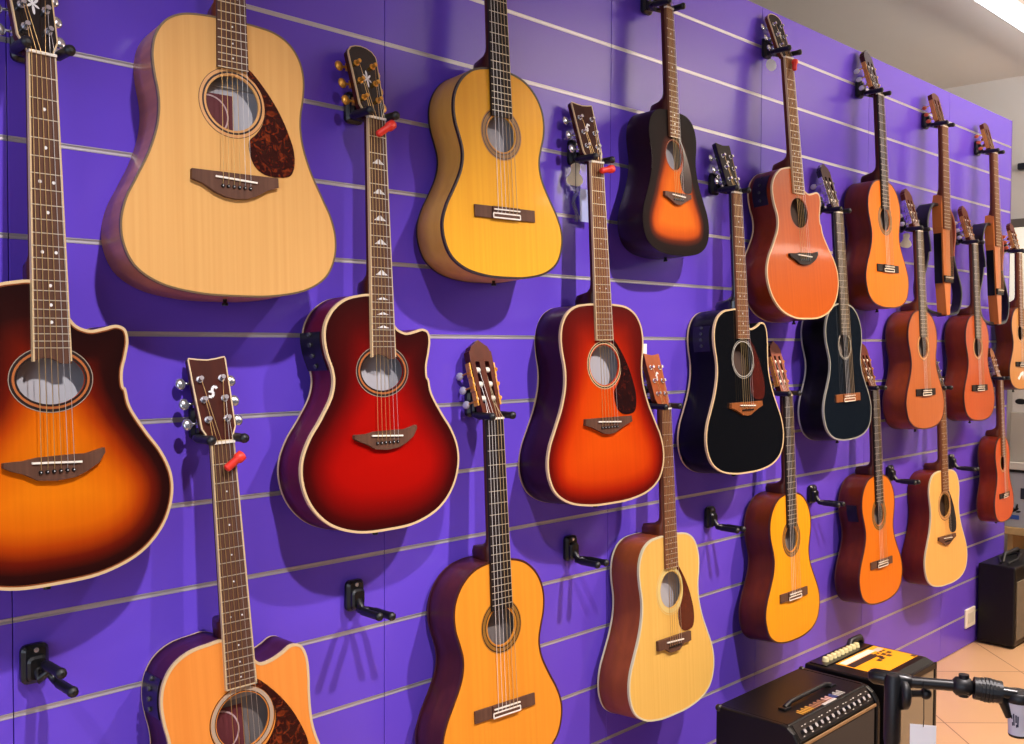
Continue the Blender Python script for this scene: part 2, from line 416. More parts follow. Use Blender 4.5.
    if steel:
        oh = [(.0215,0),(.023,.006),(.0300,.0205),(.0325,.026),(.0350,.100),(.0362,.157),(.0345,.1615),(.018,.1585),(0,.1565)]
        if logo == 'floral': oh = [(.0215,0),(.023,.006),(.0300,.0205),(.0325,.026),(.0350,.100),(.0368,.140),(.0355,.146),(.0320,.150),(.028,.1555),(.015,.161),(0,.163)]
        oh = [(x*k/1.0 if k < 1 else x, v*k) for x, v in oh]
        ohp = oh + [(-x, v) for x, v in oh[::-1][1:]]
        mb = MB(); mb.prism(ohp, -.015, -.0015, 1, f=hp, bottom=True); mb.prism(offset(ohp, .0001), -.0014, 0, 0, f=hp, bottom=False)
        if headbind:
            oi = offset(ohp, .0022); nn = len(ohp)
            oo = offset(ohp, -.0004)
            mb.add([hp(x, v, .0003) for x, v in oo] + [hp(x, v, .0003) for x, v in oi] + [hp(x, v, -.0035) for x, v in oo],
                   [(i, (i+1) % nn, nn+(i+1) % nn, nn+i) for i in range(nn)] + [(i, 2*nn+i, 2*nn+(i+1) % nn, (i+1) % nn) for i in range(nn)], 2)
        hs = mb.build('headstock', [hm, neck, headbind or cream], root)
        if logo == 'fork' or logo == 'swirl':
            mb = MB(); zz = .0006
            c = .094*k
            pts = [(-.009,c-.008),(-.003,c-.0095),(.001,c-.004),(-.001,c+.002),(.001,c+.008),(.006,c+.0105),(.009,c+.006)]
            for i in range(len(pts) - 1):
                (x0, v0), (x1, v1) = pts[i], pts[i+1]; dx, dv = x1-x0, v1-v0; l = math.hypot(dx, dv); wv = .0026
                nx, nv = -dv/l*wv, dx/l*wv
                mb.add([hp(x0-nx, v0-nv, zz), hp(x1-nx, v1-nv, zz), hp(x1+nx, v1+nv, zz), hp(x0+nx, v0+nv, zz)], [(0,1,2,3)])
            mb.add([hp(x, v, zz) for x, v in ellipse(-.004, c+.001, .0045, .002, 10)], [tuple(range(10))])
            mb.build('logo_inlay', pearl, hs)
        if logo == 'floral':
            mb = MB(); c = .088
            for (dx, dv, a, ln, wd) in ((0,.010,90,.009,.0026),(0,-.011,90,.009,.0024),(-.006,.005,130,.006,.0022),(.006,.005,50,.006,.0022),(-.0055,-.004,215,.0055,.0022),(.0055,-.004,-35,.0055,.0022),(0,0,0,.003,.003)):
                ca, sa = math.cos(R(a)), math.sin(R(a))
                mb.add([hp(dx + x*ca - y*sa, c + dv + x*sa + y*ca, .0006 + .00004*len(mb.f)) for x, y in ellipse(0, 0, ln, wd, 14)], [tuple(range(14))])
            mb.build('floral_inlay', pearl, hs)
        posts = []
        for sg in (-1, 1):
            for j, v in enumerate((.042, .080, .119)):
                v *= k; px = sg * (.0185 + .0012*j)
                mb = MB()
                mb.tube([hp(px, v, -.001), hp(px, v, .002)], .0068, 8, 0, smooth=False); mb.tube([hp(px, v, .002), hp(px, v, .013)], [.0042,.0044], 8, 0)
                ex = sg * (.0345 + .002)
                mb.tube([hp(sg*.030, v, -.022), hp(ex + sg*.006, v, -.023)], .0028, 6, 0)
                mb.box((-.007,-.008,-.0045),(.007,.008,.0045), 0, Matrix.Translation(hp(sg*.024, v, -.0205)))
                mt = Matrix.Rotation(-tl, 3, 'X')
                mb.ell(hp(ex + sg*.012, v, -.023), (.0100, .0115, .0055), 12, 8, 0, mt)
                mb.build('tuning_peg', pegs, root); posts.append((sg, j, hp(px, v, .009)))
    else:
        oh = [(.026,0),(.0275,.02),(.0315,.06),(.0345,.14),(.034,.158),(.030,.160),(.025,.170),(.012,.178),(0,.186)]
        oh = [(x*nw/.052, v*k) for x, v in oh]
        ohp = oh + [(-x, v) for x, v in oh[::-1][1:]]
        slots = [[(sg*.0145 + dx, v) for dx, v in ((-.0056*1,.034*k),(.0056*1,.034*k),(.0066,.040*k),(.0066,.128*k),(.0056,.134*k),(-.0056,.134*k),(-.0066,.128*k),(-.0066,.040*k))] for sg in (-1, 1)]
        mb = MB(); mb.prism(ohp, -.019, -.0012, 1, slots, f=hp); mb.prism(ohp, -.0012, 0, 0, slots, f=hp, bottom=False)
        hs = mb.build('headstock', [hm, neck], root)
        posts = []
        plate = gold if pegs in ('gold', 'amber') else nickel
        btn = {'gold': plain('pearloid_button', (206, 204, 214), .3), 'amber': plain('amber_button', (205, 92, 52), .3)}.get(pegs, plain('pearloid_button', (206, 204, 214), .3))
        for sg in (-1, 1):
            for j, v in enumerate((.047, .081, .115)):
                v *= k
                mb = MB(); mb.tube([hp(sg*.006, v, -.008), hp(sg*.0335, v, -.008)], .0068, 8, 0)
                w_ = .0275 + .006 * (v / .115)
                mb.box((-.0018,-.0165,-.0075),(.0018,.0165,.0075), 1, Matrix.Translation(hp(sg*(w_ + .0038), v, -.009)) @ Matrix.Rotation(-tl, 4, 'X'))
                mb.tube([hp(sg*(w_ + .005), v, -.004), hp(sg*(w_ + .009), v, -.004)], .0055, 8, 1, smooth=False)
                mb.tube([hp(sg*(w_ + .008), v - .006, -.010), hp(sg*(w_ + .008), v - .006, -.034)], .0022, 6, 1)
                mb.ell(hp(sg*(w_ + .008), v - .006, -.040), (.0055, .0095, .0120), 10, 8, 2, Matrix.Rotation(-tl, 3, 'X'))
                mb.build('tuning_peg', [bone, plate, btn], root); posts.append((sg, j, hp(sg*(.0100 + .004*(j == 1)), v, -.004)))
    # bridge
    by = -.650 * k
    if bridge == 'classic':
        mb = MB(); mb.box((-.092*k, by-.020*k, 0), (-.041*k, by+.008*k, .0045)); mb.box((.041*k, by-.020*k, 0), (.092*k, by+.008*k, .0045))
        mb.box((-.041*k, by-.020*k, 0), (.041*k, by+.008*k, .0085))
        br = mb.build('bridge', bridge_mat, root, bevel=.001)
        MB().box((-.039*k, by-.0012, .008), (.039*k, by+.0016, .0118)).build('saddle', bone, br)
        mb = MB(); 
        for yy in (by-.0085*k, by-.0185*k): mb.box((-.041*k, yy-.0016, .0082), (.041*k, yy+.0016, .0092))
        for xx in (-.041, .041): mb.box((xx*k-.0014, by-.0185*k, .0082), (xx*k+.0014, by-.0085*k, .0092))
        mb.build('tie_block_trim', bone, br)
    else:
        if bridge == 'wing':   sh = [(-.083,.012),(.083,.012),(.0835,-.006),(.062,-.013),(.040,-.026),(.020,-.033),(0,-.035),(-.020,-.033),(-.040,-.026),(-.062,-.013),(-.0835,-.006)]
        elif bridge == 'smile': sh = [(-.082,.006),(-.05,.0065),(-.03,.010),(.03,.011),(.05,.0105),(.080,.018),(.081,.010),(.070,-.006),(.050,-.018),(.03,-.026),(0,-.029),(-.03,-.026),(-.05,-.015),(-.070,-.008),(-.082,-.002)]
        elif bridge == 'block': sh = [(-.080,.013),(.080,.013),(.080,-.014),(.045,-.015),(.022,-.029),(-.022,-.029),(-.045,-.015),(-.080,-.014)]
        else: sh = [(-.081,.011),(.081,.011),(.083,-.004),(.062,-.010),(.038,-.020),(.018,-.029),(0,-.031),(-.018,-.029),(-.038,-.020),(-.062,-.010),(-.083,-.004)]
        sh = [(x*k, by + y*k) for x, y in sh]
        if area(sh) < 0: sh = sh[::-1]
        mb = MB(); mb.prism(sh, 0, .0085, 0, bottom=False); br = mb.build('bridge', bridge_mat, root, bevel=.0012)
        MB().box((-.040*k, by-.0016, .008), (.040*k, by+.0016, .0118), M=Matrix.Translation((0, by, 0)) @ Matrix.Rotation(R(-3), 4, 'Z') @ Matrix.Translation((0, -by, 0))).build('saddle', bone, br)
        if pins:
            for i in range(6):
                px = (-.0265 + .0106*i) * k
                mb = MB(); mb.tube([(px, by-.0135*k, .008), (px, by-.0135*k, .0115)], [.0034,.0030], 10, 0, smooth=False)
                mb.ell((px, by-.0135*k, .0115), (.0011,.0011,.0006), 8, 4, 1); mb.build('bridge_pin', [black_plastic, pearl], br)
        else:
            mb = MB()
            for i in range(6): mb.tube([((-.0265+.0106*i)*k, by-.0135*k, .008), ((-.0265+.0106*i)*k, by-.0135*k, .0112)], .0032, 8, 0, smooth=False)
            mb.build('bridge_pins', black_plastic, br)
    # strings
    for i in range(6):
        u = -1 + 2*i/5; xn = u * (nw*.5 - .0038); xb = u * (.0265 if steel else .029) * k
        sg = -1 if i < 3 else 1; j = i if i < 3 else 5 - i
        post = [p for (a, b, p) in posts if a == sg and b == j][0]
        mb = MB(); r_ = (.00065, .0006, .00055, .0005, .00042, .0004)[i] if steel else (.0006, .00055, .0005, .0006, .00065, .0007)[i]
        p_end = (xb, by-.0135*k, .0095) if steel else (xb, by-.0095*k, .0085)
        mb.tube([post, (xn, .004, zt+.0036), (xn, 0, zt+.0036), (xb, by, .0124), p_end], r_, 5, 0)
        mb.build('string', (bronze if i < 4 else steelw) if steel else (nylon if i > 2 else plain('wound_nylon', (236, 232, 226), .3, .2)), root)
    # pickguard
    if guard:
        gm, gx = guard
        g = [(.030,.069),(.063,.037),(.093,-.006),(.113,-.050),(.1205,-.076),(.120,-.106),(.111,-.122),(.089,-.127),(.060,-.125),(.041,-.113),(.031,-.090),(.030,-.066),(.045,-.0505),(.059,-.027),(.0625,-.002),(.057,.025),(.044,.044),(.031,.0545)]
        g = smooth_closed([(.031 + (x - .031) * gx, y) for x, y in g], 3)
        g = [(x*k, hy + y*k) for x, y in g]
        if area(g) < 0: g = g[::-1]
        MB().prism(g, .0002, .0014, 0, bottom=False).build('pickguard', gm, root)
    # electronics panel let into the side
    if preamp:
        ya_, yb_, za, zb, gm = preamp
        idx = [i for i in range(n) if out[i][0] < -.03 and -nb + yb_ <= out[i][1] <= -nb + ya_]
        idx = sorted(idx, key=lambda i: -out[i][1])
        o1 = offset(out, -.0022)
        mb = MB(); mb.loft([[(o1[i][0], o1[i][1], -za) for i in idx], [(o1[i][0], o1[i][1], -zb) for i in idx]], 0, False, smooth=False)
        o0 = offset(out, .0)
        for zz in (za, zb): mb.loft([[(o1[i][0], o1[i][1], -zz) for i in idx], [(o0[i][0], o0[i][1], -zz) for i in idx]], 0, False)
        for e in (0, -1): mb.add([(o1[idx[e]][0], o1[idx[e]][1], -za), (o1[idx[e]][0], o1[idx[e]][1], -zb), (o0[idx[e]][0], o0[idx[e]][1], -zb), (o0[idx[e]][0], o0[idx[e]][1], -za)], [(0,1,2,3)], 0)
        pa = mb.build('preamp_panel', gm, root)
        if gm is black_plastic:
            for q in range(1, len(idx) - 1, max(1, len(idx) // 4)):
                i = idx[q]; a = Vector((o1[i][0], o1[i][1], -.5*(za+zb))); nn = Vector((o1[i][0]-out[i][0], o1[i][1]-out[i][1], 0)).normalized()
                MB().tube([a, a + nn*.004], .0045, 8, 0, smooth=False).build('control_knob', plain('dark_grey_knob', (60, 62, 66), .35), pa)
    # strap button at the tail
    mb = MB(); yb_ = -nb - L; zc = -dep(yb_) * .5
    mb.tube([(0, yb_ + .001, zc), (0, yb_ - .006, zc), (0, yb_ - .008, zc), (0, yb_ - .012, zc)], [.0045,.0035,.0065,.006], 10, 0); mb.build('strap_button', black_plastic, root)
    return root

# ------------------------------------------------------------------ the room
PURPLE = plain('purple_laminate', (104, 73, 206), .24, spec=.4)
ALU = plain('aluminium_insert', (190, 184, 192), .42, .55)
DARKGAP = plain('dark_board_core', (36, 28, 46), .8)
Z0, PITCH, ZTOP = 2.1197, .16394, 2.582
SEAM0, PW = .604, .80
for k in range(-2, 6):
    x0, x1 = SEAM0 + PW*k + .0009, SEAM0 + PW*(k+1) - .0009
    mb = MB(); tr = MB(); g = .0047
    zs = [Z0 - PITCH*j for j in range(-2, 13)]
    edges = [ZTOP] + [v for z in zs for v in (z + g, z - g)] + [.004]
    for i in range(0, len(edges), 2): mb.box((x0, 0, edges[i+1]), (x1, .018, edges[i]))
    mb.build('wall_back' if k == -2 else 'wall_back.%03d' % (k+2), PURPLE, bevel=.0008).__setitem__('kind', 'structure')
    for z in zs:
        prof = [(.003, g), (-.0004, g*1.0), (-.0004, g*.6), (.0008, g*.5), (.0011, 0), (.0008, -g*.5), (-.0004, -g*.6), (-.0004, -g), (.003, -g)]
        tr.loft([[(x0, y, z + dz) for y, dz in prof], [(x1, y, z + dz) for y, dz in prof]], 0, False, smooth=False)
    tag(tr.build('trim_%d' % (k+3), ALU), kind='structure')
tag(MB().box((SEAM0 - 2*PW, .0185, 0), (SEAM0 + 6*PW, .09, ZTOP - .002)).build('wall_core', DARKGAP), kind='structure')
tag(MB().box((SEAM0 + 6*PW + .0005, -.001, 0), (SEAM0 + 6*PW + .006, .09, ZTOP + .001)).build('trim_20', plain('panel_edge_strip', (120, 100, 150), .4)), kind='structure')

def floor_mat():
    m, N, L, b = newmat('floor_tiles')
    tc = N.new('ShaderNodeTexCoord'); mp = N.new('ShaderNodeMapping'); mp.inputs['Rotation'].default_value = (0, 0, R(-45)); 
    br = N.new('ShaderNodeTexBrick'); br.offset = 0; br.inputs['Scale'].default_value = 1; br.inputs['Mortar Size'].default_value = .0022
    br.inputs['Brick Width'].default_value = .6; br.inputs['Row Height'].default_value = .6; br.inputs['Mortar Smooth'].default_value = .1
    br.inputs['Color1'].default_value = lin((206, 166, 126)); br.inputs['Color2'].default_value = lin((200, 160, 120)); br.inputs['Mortar'].default_value = lin((110, 72, 50))
    mp.inputs['Location'].default_value = (.489, .551, 0)
    L.new(tc.outputs['Object'], mp.inputs['Vector']); L.new(mp.outputs['Vector'], br.inputs['Vector']); L.new(br.outputs['Color'], b.inputs['Base Color'])
    b.inputs['Roughness'].default_value = .35
    return m
tag(MB().box((-3, -5, -.05), (7.2, 1.6, 0)).build('floor', floor_mat()), kind='structure')
tag(MB().box((-3, -5, 3.05), (7.2, 1.6, 3.15)).build('ceiling', plain('ceiling_plaster', (216, 210, 205), .9, noise=.02, nscale=6)), kind='structure')
WHITE = plain('white_wall_paint', (208, 204, 200), .8)
tag(MB().box((6.4, -1.15, 0), (6.55, 1.6, 3.05)).build('wall_right', WHITE), kind='structure')
tag(MB().box((-3, 1.5, 0), (6.4, 1.6, 3.05)).build('wall_behind_partition', WHITE), kind='structure')

# window with a drawn white blind on the far wall
mb = MB(); fr = plain('grey_window_frame', (96, 88, 84), .5)
mb.box((6.385, -.95, 2.15), (6.4, .42, 2.20)); mb.box((6.385, -.95, 1.30), (6.4, .42, 1.33)); mb.box((6.385, .38, 1.33), (6.4, .42, 2.15)); mb.box((6.385, -.95, 1.33), (6.4, -.91, 2.15))
w = tag(mb.build('window_1', fr), kind='structure')
mb = MB()
for i in range(32): mb.box((6.388, -.91, 1.334 + i*.0255), (6.394, .38, 1.334 + i*.0255 + .0235), 0)
mb.build('blind_slats', plain('lit_white_blind', (240, 238, 226), .7, emit=(240, 236, 220), strength=.55), w)

# ------------------------------------------------------------------ lights
def spot(x, y, z, e, c, size=125, tilt=0, rad=.035, blend=.7, ty=0):
    l = bpy.data.lights.new('downlight', 'SPOT'); l.energy = e; l.color = c; l.spot_size = R(size); l.spot_blend = blend; l.shadow_soft_size = rad
    o = bpy.data.objects.new('downlight', l); COL.objects.link(o); o.location = (x, y, z); o.rotation_euler = (R(tilt), 0, 0)
def areal(name, loc, tgt, sx, sy, e, c):
    l = bpy.data.lights.new(name, 'AREA'); l.shape = 'RECTANGLE'; l.size = sx; l.size_y = sy; l.energy = e; l.color = c
    o = bpy.data.objects.new(name, l); COL.objects.link(o); o.location = loc
    o.rotation_euler = (Vector(tgt) - Vector(loc)).to_track_quat('-Z', 'Y').to_euler()
for x, e, c in ((-.75, 170, (1,.95,.97)), (.74, 225, (1,.94,.95)), (2.17, 275, (1,.91,.90)), (3.62, 305, (1,.80,.62)), (5.10, 130, (1,.74,.48))):
    spot(x, -1.68, 2.98, e, c, tilt=29, size=74, blend=.9, rad=.04)
def point(x, y, z, e, c, rad=.12):
    l = bpy.data.lights.new('store_lamp', 'POINT'); l.energy = e; l.color = c; l.shadow_soft_size = rad
    o = bpy.data.objects.new('store_lamp', l); COL.objects.link(o); o.location = (x, y, z)
spot(6.0, -1.3, 2.98, 110, (1,.93,.84), size=110, blend=.8)  # unseen spot added to light the shelf beyond the panel
areal('ceiling_fill', (5.0, -2.3, 2.45), (5.0, -2.0, 3.05), 2.6, .4, 135, (1,.87,.74))  # unseen upward fill, added to brighten the ceiling
areal('shopfront_daylight', (-3.0, -2.5, 1.7), (1.5, -.2, 1.3), 3.4, 2.6, 90, (.74,.82,1))
mb = MB(); mb.box((4.2, -.155, 3.000), (6.3, -.085, 3.048), 0)
lf = mb.build('ceiling_light', plain('white_batten', (225, 228, 232), .5)); tag(lf, 'white strip light on the ceiling at the far right corner', 'ceiling light')
mb = MB(); mb.tube([(4.22, -.12, 2.978), (6.28, -.12, 2.978)], .020, 10); mb.build('light_tube', plain('lit_tube', (255,255,255), .5, emit=(235, 244, 255), strength=9), lf)
wd = bpy.data.worlds.new('World'); SC.world = wd; wd.use_nodes = True
wd.node_tree.nodes['Background'].inputs['Color'].default_value = (.62, .70, 1, 1); wd.node_tree.nodes['Background'].inputs['Strength'].default_value = .06

# ------------------------------------------------------------------ the guitars
sd = lambda nm, c, c2=None, **k: wood(nm, c, c2, sx=40, sy=3, coat=.08, rough=.38, spec=.22, **k)
G = {}
G['A1'] = guitar('A1', 'dread', (0.9652,2.4038,-3.50,-6.08,-0.29,1.0108), 'natural blonde spruce acoustic guitar with tortoiseshell pickguard, high on the wall, near the upper-left corner',
    wood('natural_spruce', (214, 164, 98), (202, 148, 82), sx=110, sy=1.2), wood('flamed_mahogany', (192, 122, 80), (146, 86, 58), flame=True, coat=.1, spec=.3), neck=neck_mahog, board=rosewood,
    bind=plain('dark_cream_binding', (104, 82, 54), .4), backbind=False, lf=1.012, bw_=.0028, guard=(tort, 1.0), ros='nat', bridge='wing', pins=True, hole_in='pale_deep', logo='fork')
G['A2'] = guitar('A2', 'classic', (1.6578,2.4163,-3.67,-3.74,0.30,1.0142), 'bright amber-yellow classical guitar with yellow sides, top row beside the blonde spruce guitar',
    wood('amber_spruce', (232, 168, 44), (220, 150, 34), sx=110, sy=1.2), sd('yellow_cypress', (214, 158, 70), (190, 132, 52)), neck=neck_brown, board=ebony, bind=plain('black_binding', (40, 22, 14), .4), bridge='classic', ros='classic', pegs='gold')
G['A3'] = guitar('A3', 'dread', (2.3511,2.4000,-2.97,2.03,1.13,1.0109), 'small dark tobacco-sunburst steel-string guitar with an orange centre, top row',
    wood('tobacco_burst', (0,0,0), coat=0, spec=.08, rough=.55, burst=[(0,(18,8,8)),(.033,(26,10,8)),(.050,(90,29,7)),(.068,(188,76,10)),(.11,(222,108,20))]), sd('dark_brown_lacquer', (34, 12, 14), (24, 8, 10)), neck=neck_brown, board=rosewood_light, bind=None, guard=(tort_dark, .8), ros='faint', size=.81, bridge='fg', logo=None)
G['A4'] = guitar('A4', 'mid', (3.0200,2.3950,-5.20,-4.15,1.11,1.0140), 'orange-brown cutaway guitar with ivory edging, its red clip below the nut, top row',
    wood('orange_cedar', (186, 86, 20), (168, 72, 14), sx=110, sy=1.2), sd('red_brown_lacquer', (118, 42, 8), (88, 30, 6)), neck=neck_mahog, board=rosewood_light, ros='faint', bridge='smile', bridge_mat=ebony, board_bind=cream, headbind=cream, logo='floral', preamp=(-.03, -.13, .02, .075, black_plastic), head=ebony, hole_in='dark')
G['A5'] = guitar('A5', 'classic', (3.7066,2.3950,-3.70,0.02,0.18,1.0056), 'glossy orange classical guitar, dark brown sides, top row right of the orange cutaway guitar',
    wood('glossy_orange_top', (222, 118, 26), (206, 100, 20), sx=110, sy=1.2), sd('brown_side_gloss', (106, 42, 10), (76, 28, 6)), neck=neck_brown, board=ebony, bind=plain('brown_binding', (70, 30, 16), .4), bridge='classic', bridge_mat=ebony, ros='classic', pegs='gold')
G['B1'] = guitar('B1', 'thin', (0.6280,1.9175,-3.07,4.51,-0.00,1.0254), 'large brown-sunburst cutaway guitar cut off by the left edge, orange centre and dark rim',
    wood('brown_sunburst', (0,0,0), burst=[(0,(28,7,7)),(.020,(40,9,7)),(.040,(98,20,5)),(.062,(166,58,4)),(.090,(206,98,6)),(.14,(222,118,10))]), sd('dark_burst_side', (48, 14, 16), (32, 10, 12)), neck=neck_brown, board=rosewood, board_bind=cream, ros='thin', bridge='smile', pins=True, hole_in='pale', logo='floral', head=plain('black_head_lacquer', (12, 10, 11), .15, coat=.5), headbind=cream, preamp=(-.06, -.16, .015, .07, black_plastic), purf=plain('orange_purfling', (120, 60, 20), .4))
G['B2'] = guitar('B2', 'thin', (1.3117,1.9223,-2.93,1.08,-0.08,1.0320), 'blood-red cutaway guitar with gold tuners and ivory edging',
    wood('red_burst', (0,0,0), burst=[(0,(40,4,5)),(.020,(66,4,4)),(.050,(118,5,3)),(.085,(156,7,2)),(.15,(166,9,2))], amount=.2), sd('wine_side', (92, 18, 38), (66, 12, 34)), neck=neck_brown, board=rosewood, board_bind=cream, ros='thin', bridge='smile', pins=True, hole_in='pale', logo='floral', blocks=True, pegs=gold, head=plain('black_head_lacquer', (12, 10, 11), .15, coat=.5), headbind=cream, preamp=(-.075, -.155, .012, .078, black_plastic))
G['B3'] = guitar('B3', 'dread', (2.0373,1.9230,-3.47,-5.48,0.76,1.0482), 'red-orange cherry-sunburst acoustic guitar with ivory edging and dark pickguard',
    wood('cherry_burst', (0,0,0), burst=[(0,(74,8,5)),(.014,(100,11,4)),(.036,(158,28,3)),(.065,(198,60,5)),(.13,(212,76,8))]), sd('dark_plum_side', (50, 12, 26), (34, 8, 20)), neck=neck_brown, board=rosewood_light, board_bind=cream, guard=(tort_dark, .86), ros='fg', bridge='fg', pins=True, logo='fork', headbind=cream)
G['B4'] = guitar('B4', 'dreadlow', (2.7155,1.9169,-3.49,-2.39,0.49,1.0170), 'glossy black cutaway steel-string guitar with cream edging and brown bridge',
    plain('black_gloss_top', (9, 8, 8), .12, coat=.3), plain('black_gloss_side', (8, 7, 9), .35, spec=.15), neck=neck_black, board=rosewood_light, guard=(plain('dark_red_guard', (70, 22, 14), .2), .86), ros='black', bridge='fg', bridge_mat=wood('brown_bridge_wood', (140, 82, 44), (110, 62, 32), sx=90), logo='fork', head=ebony, hole_in='dark', preamp=(-.05, -.13, .015, .075, black_plastic))
G['B5'] = guitar('B5', 'classic', (3.3856,1.9189,-3.81,0.39,0.89,1.0108), 'glossy blue-black classical guitar with thin grey edging, middle row, below the glossy orange classical',
    plain('blue_black_gloss_top', (10, 17, 24), .10, coat=.4), plain('black_gloss_side', (8, 7, 9), .35, spec=.15), neck=neck_black, board=wood('grey_brown_board', (92, 84, 74), (70, 64, 56), sx=150), bind=plain('grey_binding', (150, 150, 140), .4), bridge='classic', bridge_mat=wood('brown_bridge_wood', (140, 82, 44), (110, 62, 32), sx=90), ros='black', pegs='nickel')
G['B6'] = guitar('B6', 'classic', (4.0846,1.9096,-3.49,-0.60,0.04,1.0007), 'light cedar classical guitar with reddish-brown sides, middle row, right of the blue-black classical',
    wood('light_cedar', (178, 100, 52), (164, 86, 42), sx=110, sy=1.2), sd('reddish_side', (126, 54, 12), (98, 38, 8)), neck=neck_mahog, board=wood('grey_brown_board', (92, 84, 74), (70, 64, 56), sx=150), bind=plain('brown_binding', (70, 30, 16), .4), bridge='classic', bridge_mat=ebony, ros='simple', pegs='nickel', head=neck_mahog)
G['B7'] = guitar('B7', 'classic', (4.6885,1.9009,-3.25,-0.28,-0.25,0.9873), 'orange-brown classical guitar with reddish sides, middle row, below the rightmost frame guitar',
    wood('red_cedar', (186, 84, 26), (170, 70, 20), sx=110, sy=1.2), sd('reddish_side_dark', (116, 42, 8), (88, 30, 6)), neck=neck_mahog, board=wood('grey_brown_board', (92, 84, 74), (70, 64, 56), sx=150), bind=plain('brown_binding', (70, 30, 16), .4), bridge='classic', bridge_mat=ebony, ros='simple', pegs='gold', head=neck_mahog)
G['B8'] = guitar('B8', 'classic', (5.2798,1.9001,-2.65,-1.46,-1.21,0.9717), 'small tan classical guitar cut off by the right edge, dark brown sides',
    wood('tan_spruce', (204, 142, 76), (190, 128, 64), sx=110, sy=1.2), sd('dark_brown_side', (104, 44, 12), (78, 32, 8)), neck=neck_mahog, board=rosewood_light, bind=plain('brown_binding', (70, 30, 16), .4), bridge='classic', bridge_mat=ebony, ros='simple', pegs='amber', head=neck_mahog, size=.86)
G['C1'] = guitar('C1', 'dreadlow', (0.9509,1.2577,-4.06,-6.39,2.62,1.0324), 'orange-natural cutaway guitar with wine-dark sides, bottom row, its lower body below the picture',
    wood('aged_spruce', (228, 142, 62), (216, 126, 50), sx=110, sy=1.2), sd('wine_rosewood', (70, 22, 44), (48, 14, 32)), neck=neck_brown, board=rosewood, board_bind=cream, guard=(tort, 1.05), ros='pearl', bridge='fg', logo='swirl', head=wood('glossy_rosewood_head', (72, 24, 10), (44, 14, 7), sx=60), headbind=cream, hole_in='pale_deep', preamp=(-.045, -.12, .012, .09, black_plastic))
G['C2'] = guitar('C2', 'classic', (1.6650,1.2663,-4.01,-2.47,-0.20,1.0452), 'amber-orange classical guitar with gold tuners and dark sides, bottom row beneath the blood-red guitar',
    wood('amber_cedar', (228, 146, 44), (216, 130, 36), sx=110, sy=1.2), sd('dark_rosewood_side', (84, 34, 34), (58, 22, 26)), neck=neck_brown, board=ebony, bind=plain('brown_binding', (70, 30, 16), .4), bridge='classic', ros='classic', pegs='gold', head=wood('red_brown_head', (92, 38, 20), (66, 26, 14), sx=60))
G['C3'] = guitar('C3', 'dread', (2.3537,1.2591,-3.66,1.02,-0.87,1.0181), 'cream-yellow acoustic guitar with reddish-brown pickguard and brown sides, bottom row',
    wood('cream_spruce', (222, 178, 92), (210, 162, 76), sx=110, sy=1.2), sd('nato_side', (142, 70, 32), (114, 54, 24)), neck=neck_mahog, board=rosewood_light, bind=plain('pale_binding', (206, 196, 160), .4), guard=(tortoise('red_brown_guard', (78, 26, 14), (104, 40, 20)), .86), ros='cream', bridge='block', logo='fork', head=wood('orange_brown_head', (166, 82, 40), (140, 66, 30), sx=60))
G['C4'] = guitar('C4', 'classic', (3.0431,1.2734,-3.28,1.20,-0.64,1.0166), 'golden-yellow classical guitar with dark red-brown sides, bottom row beneath the black cutaway guitar',
    wood('golden_spruce', (238, 156, 24), (228, 140, 18), sx=110, sy=1.2), sd('red_brown_side', (96, 36, 8), (70, 24, 6)), neck=neck_brown, board=ebony, bind=plain('brown_binding', (70, 30, 16), .4), bridge='classic', ros='classic', pegs='gold', head=wood('pinkish_head', (150, 92, 74), (128, 74, 58), sx=60))
G['C5'] = guitar('C5', 'classic', (3.7014,1.2722,-3.35,-0.10,0.04,1.0081), 'deep orange classical guitar with a square side control panel, bottom row beneath the blue-black classical',
    wood('deep_orange_cedar', (220, 118, 20), (206, 102, 14), sx=110, sy=1.2), sd('red_brown_side_gloss', (90, 30, 6), (64, 20, 4)), neck=neck_brown, board=ebony, bind=plain('brown_binding', (70, 30, 16), .4), bridge='classic', ros='classic', pegs='gold', head=neck_mahog, preamp=(-.10, -.17, .02, .06, black_metal))
G['C6'] = guitar('C6', 'dread', (4.3500,1.2530,-2.75,-3.07,0.18,0.9762), 'pale blonde acoustic guitar with long black pickguard, head hidden behind the light cedar classical',
    wood('pale_spruce', (232, 176, 98), (220, 160, 82), sx=110, sy=1.2), sd('cherry_side', (104, 34, 8), (78, 24, 6)), neck=neck_mahog, board=rosewood_light, bind=plain('pale_binding', (206, 196, 160), .4), backbind=False, guard=(plain('black_guard', (20, 14, 14), .15), .8), ros='simple', bridge='fg', logo='fork', hole_in='dark')
G['C7'] = guitar('C7', 'classic', (5.0504,1.2788,-3.01,3.36,-0.00,0.9886), 'small red-orange classical guitar, bottom row, rightmost above the plain floor amplifier',
    wood('red_orange_top', (206, 86, 18), (192, 72, 14), sx=110, sy=1.2), sd('red_side', (114, 36, 8), (88, 26, 6)), neck=neck_mahog, board=rosewood_light, bind=plain('brown_binding', (70, 30, 16), .4), bridge='classic', bridge_mat=ebony, ros='simple', pegs='nickel', size=.85, head=wood('tan_head', (170, 120, 90), (150, 100, 72), sx=60))

